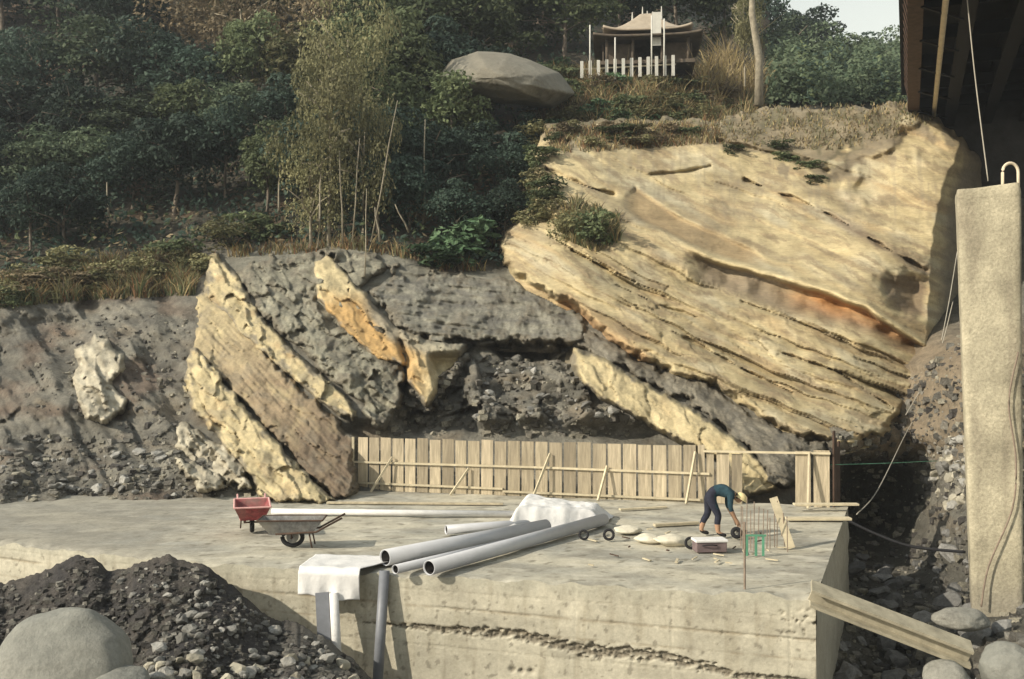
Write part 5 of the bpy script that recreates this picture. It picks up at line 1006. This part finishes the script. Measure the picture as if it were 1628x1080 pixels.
def grass(name, n, poly, fn, h, pals, label, wid=0.03):
    us = [p[0] for p in poly]; vs_ = [p[1] for p in poly]; r = np.random.default_rng(n + len(label))
    U = r.uniform(min(us), max(us), int(n * 2.5)); V = r.uniform(min(vs_), max(vs_), int(n * 2.5)); ok = (sdist(U, V, poly) > 0) & (fbm(U / 22., V / 16., 3, 3) + 0.35 * r.normal(size=len(U)) > -0.15); U, V = U[ok][:n], V[ok][:n]; n = len(U)
    D = fn(U, V)[0]; c = P(U, V, D); L = h * r.uniform(0.4, 1.2, n) * np.clip(1 + 0.8 * fbm(U / 30., V / 30., 7, 2), 0.3, 2); a = r.uniform(0, 6.28, n); w = np.stack([np.cos(a), np.sin(a), 0 * a], -1) * wid
    bend = np.stack([r.normal(size=n) * 0.28, r.normal(size=n) * 0.28, np.ones(n)], -1) * L[:, None]; mid = c + bend * 0.55; tip = c + bend * np.array((1.6, 1.6, 0.95))
    V_ = np.stack([c - w, c + w, mid + w * .7, mid - w * .7, tip], 1); i = np.arange(n)[:, None] * 5
    F3 = np.concatenate([i + np.array([0, 1, 2]), i + np.array([0, 2, 3]), i + np.array([3, 2, 4])]); sel = r.integers(0, len(pals), n); lo = np.array([PAL[p][0] for p in pals])[sel]; hi = np.array([PAL[p][1] for p in pals])[sel]
    return obj(name, meshdata(name, V_.reshape(-1, 3), F3, M['grass'], np.repeat(lo + (hi - lo) * r.random((n, 1)), 5, 0), False), label=label, cat='grass', kind='stuff')
PAL['straw'] = ((0.30, 0.23, 0.11), (0.46, 0.37, 0.19)); PAL['rust'] = ((0.16, 0.09, 0.05), (0.28, 0.16, 0.08))
grass('dry_grass', 16000, [(-280, 495), (0, 490), (150, 478), (310, 470), (320, 430), (300, 405), (120, 425), (0, 455), (-280, 465)], base_terrain, 0.6, ['dry', 'straw', 'rust', 'olive', 'mid', 'olive'], 'tall dry grass fringe above the grey left slope')
grass('dry_grass', 9000, [(850, 130), (920, 112), (1110, 112), (1215, 150), (1215, 205), (1120, 215), (1000, 212), (860, 205)], base_terrain, 0.9, ['straw', 'dry', 'olive', 'straw', 'rust', 'mid'], 'dry yellow grass on the slope below the hut')
grass('tall_straw', 1500, [(1110, 165), (1128, 120), (1160, 112), (1200, 140), (1215, 168)], base_terrain, 2.1, ['straw', 'straw', 'dry'], 'tall straw-coloured grass clump right of the hut', 0.05)
grass('dry_grass', 2600, [(1000, 195), (1140, 192), (1215, 170), (1440, 165), (1490, 190), (1440, 215), (1330, 240), (1200, 235), (1010, 220)], cliff_s, 0.2, ['straw', 'dry', 'olive', 'dry'], 'short dry grass along the top of the cliff')
grass('dry_grass', 2600, [(885, 345), (920, 328), (985, 345), (985, 385), (945, 402), (895, 380)], cliff_s, 0.45, ['olive', 'dry', 'mid', 'straw'], 'grass tufts hanging on the left shoulder of the cliff')
grass('dry_grass', 3000, [(330, 412), (420, 395), (560, 385), (640, 402), (700, 432), (780, 432), (640, 412), (560, 398), (420, 408)], base_terrain, 0.5, ['olive', 'straw', 'dry', 'rust'], 'grass along the upper edge of the grey shale')

for k in range(34):
    u = rnd.uniform(-60, 320); v = float(np.interp(u, [-60, 0, 120, 310], [480, 476, 455, 430])) + rnd.uniform(-18, 14); kk = rnd.choice(['olive_shrub', 'dry_shrub', 'shrub', 'olive_shrub'])
    tree_at(kk, u, v + 8, v - rnd.uniform(18, 42), rnd.uniform(35, 70), {'shrub': 'low green shrub in the grassy fringe above the left slope', 'olive_shrub': 'low olive shrub in the grassy fringe above the left slope', 'dry_shrub': 'low rusty shrub in the grassy fringe above the left slope'}[kk], 'shrubs of the left fringe', 'shrub')
for k in range(16):
    u = rnd.uniform(866, 1150); v = rnd.uniform(198, 232); kk = rnd.choice(['olive_shrub', 'dry_shrub', 'shrub', 'dry_shrub'])
    tree_at(kk, u, v + 8, v - rnd.uniform(12, 26), rnd.uniform(30, 60), {'shrub': 'low green scrub on the upper left of the cliff', 'olive_shrub': 'low olive scrub on the upper left of the cliff', 'dry_shrub': 'low dry scrub on the upper left of the cliff'}[kk], 'scrub on the upper left of the cliff', 'shrub', fn=cliff_s)
for k, (u, v) in enumerate(((852, 215), (862, 250), (856, 285), (868, 320), (850, 345), (866, 300))):
    tree_at('shrub' if k % 2 else 'olive_shrub', u, v + 14, v - 28, 60, 'shrub growing along the left edge of the cliff beside the recess', 'shrubs along the cliff edge', 'shrub', fn=cliff_s)
grass('dry_grass', 2000, [(866, 205), (1000, 198), (1140, 200), (1150, 228), (1060, 235), (980, 240), (900, 245), (868, 240)], cliff_s, 0.35, ['dry', 'straw', 'olive', 'rust'], 'dry grass and scrub on the upper left of the cliff')
cover('far_thicket', 30000, [(1216, 110), (1450, 118), (1450, 172), (1216, 170)], base_terrain, 3.0, 0.17, ['blue', 'mid', 'dark'], 'low green thicket behind the top of the cliff')
for (u, vt, w, d) in ((1235, 100, 90, 74), (1280, 105, 90, 70), (1330, 108, 90, 72), (1385, 112, 90, 70), (1430, 110, 80, 72)):
    tree_at('blue_tree', u, 200, vt, w, 'low leafy tree just behind the brow of the cliff', 'trees behind the cliff brow', d=d)

# ------------------------------------------------------------------ haze
hz_ = MB(); hz_.box((0, 70, 35), (1600, 420, 90)); ho = hz_.build('haze', bpy.data.materials.new('haze_air'), kind='stuff', label='thin pale haze in the valley air', cat='haze')
hm = ho.data.materials[0]; hm.use_nodes = True; hn = hm.node_tree.nodes; hn.clear(); pv = hn.new('ShaderNodeVolumePrincipled'); mo = hn.new('ShaderNodeOutputMaterial')
pv.inputs['Color'].default_value = (0.86, 0.93, 1.0, 1); pv.inputs['Density'].default_value = 0.0006; pv.inputs['Anisotropy'].default_value = 0.2; hm.node_tree.links.new(pv.outputs[0], mo.inputs['Volume'])
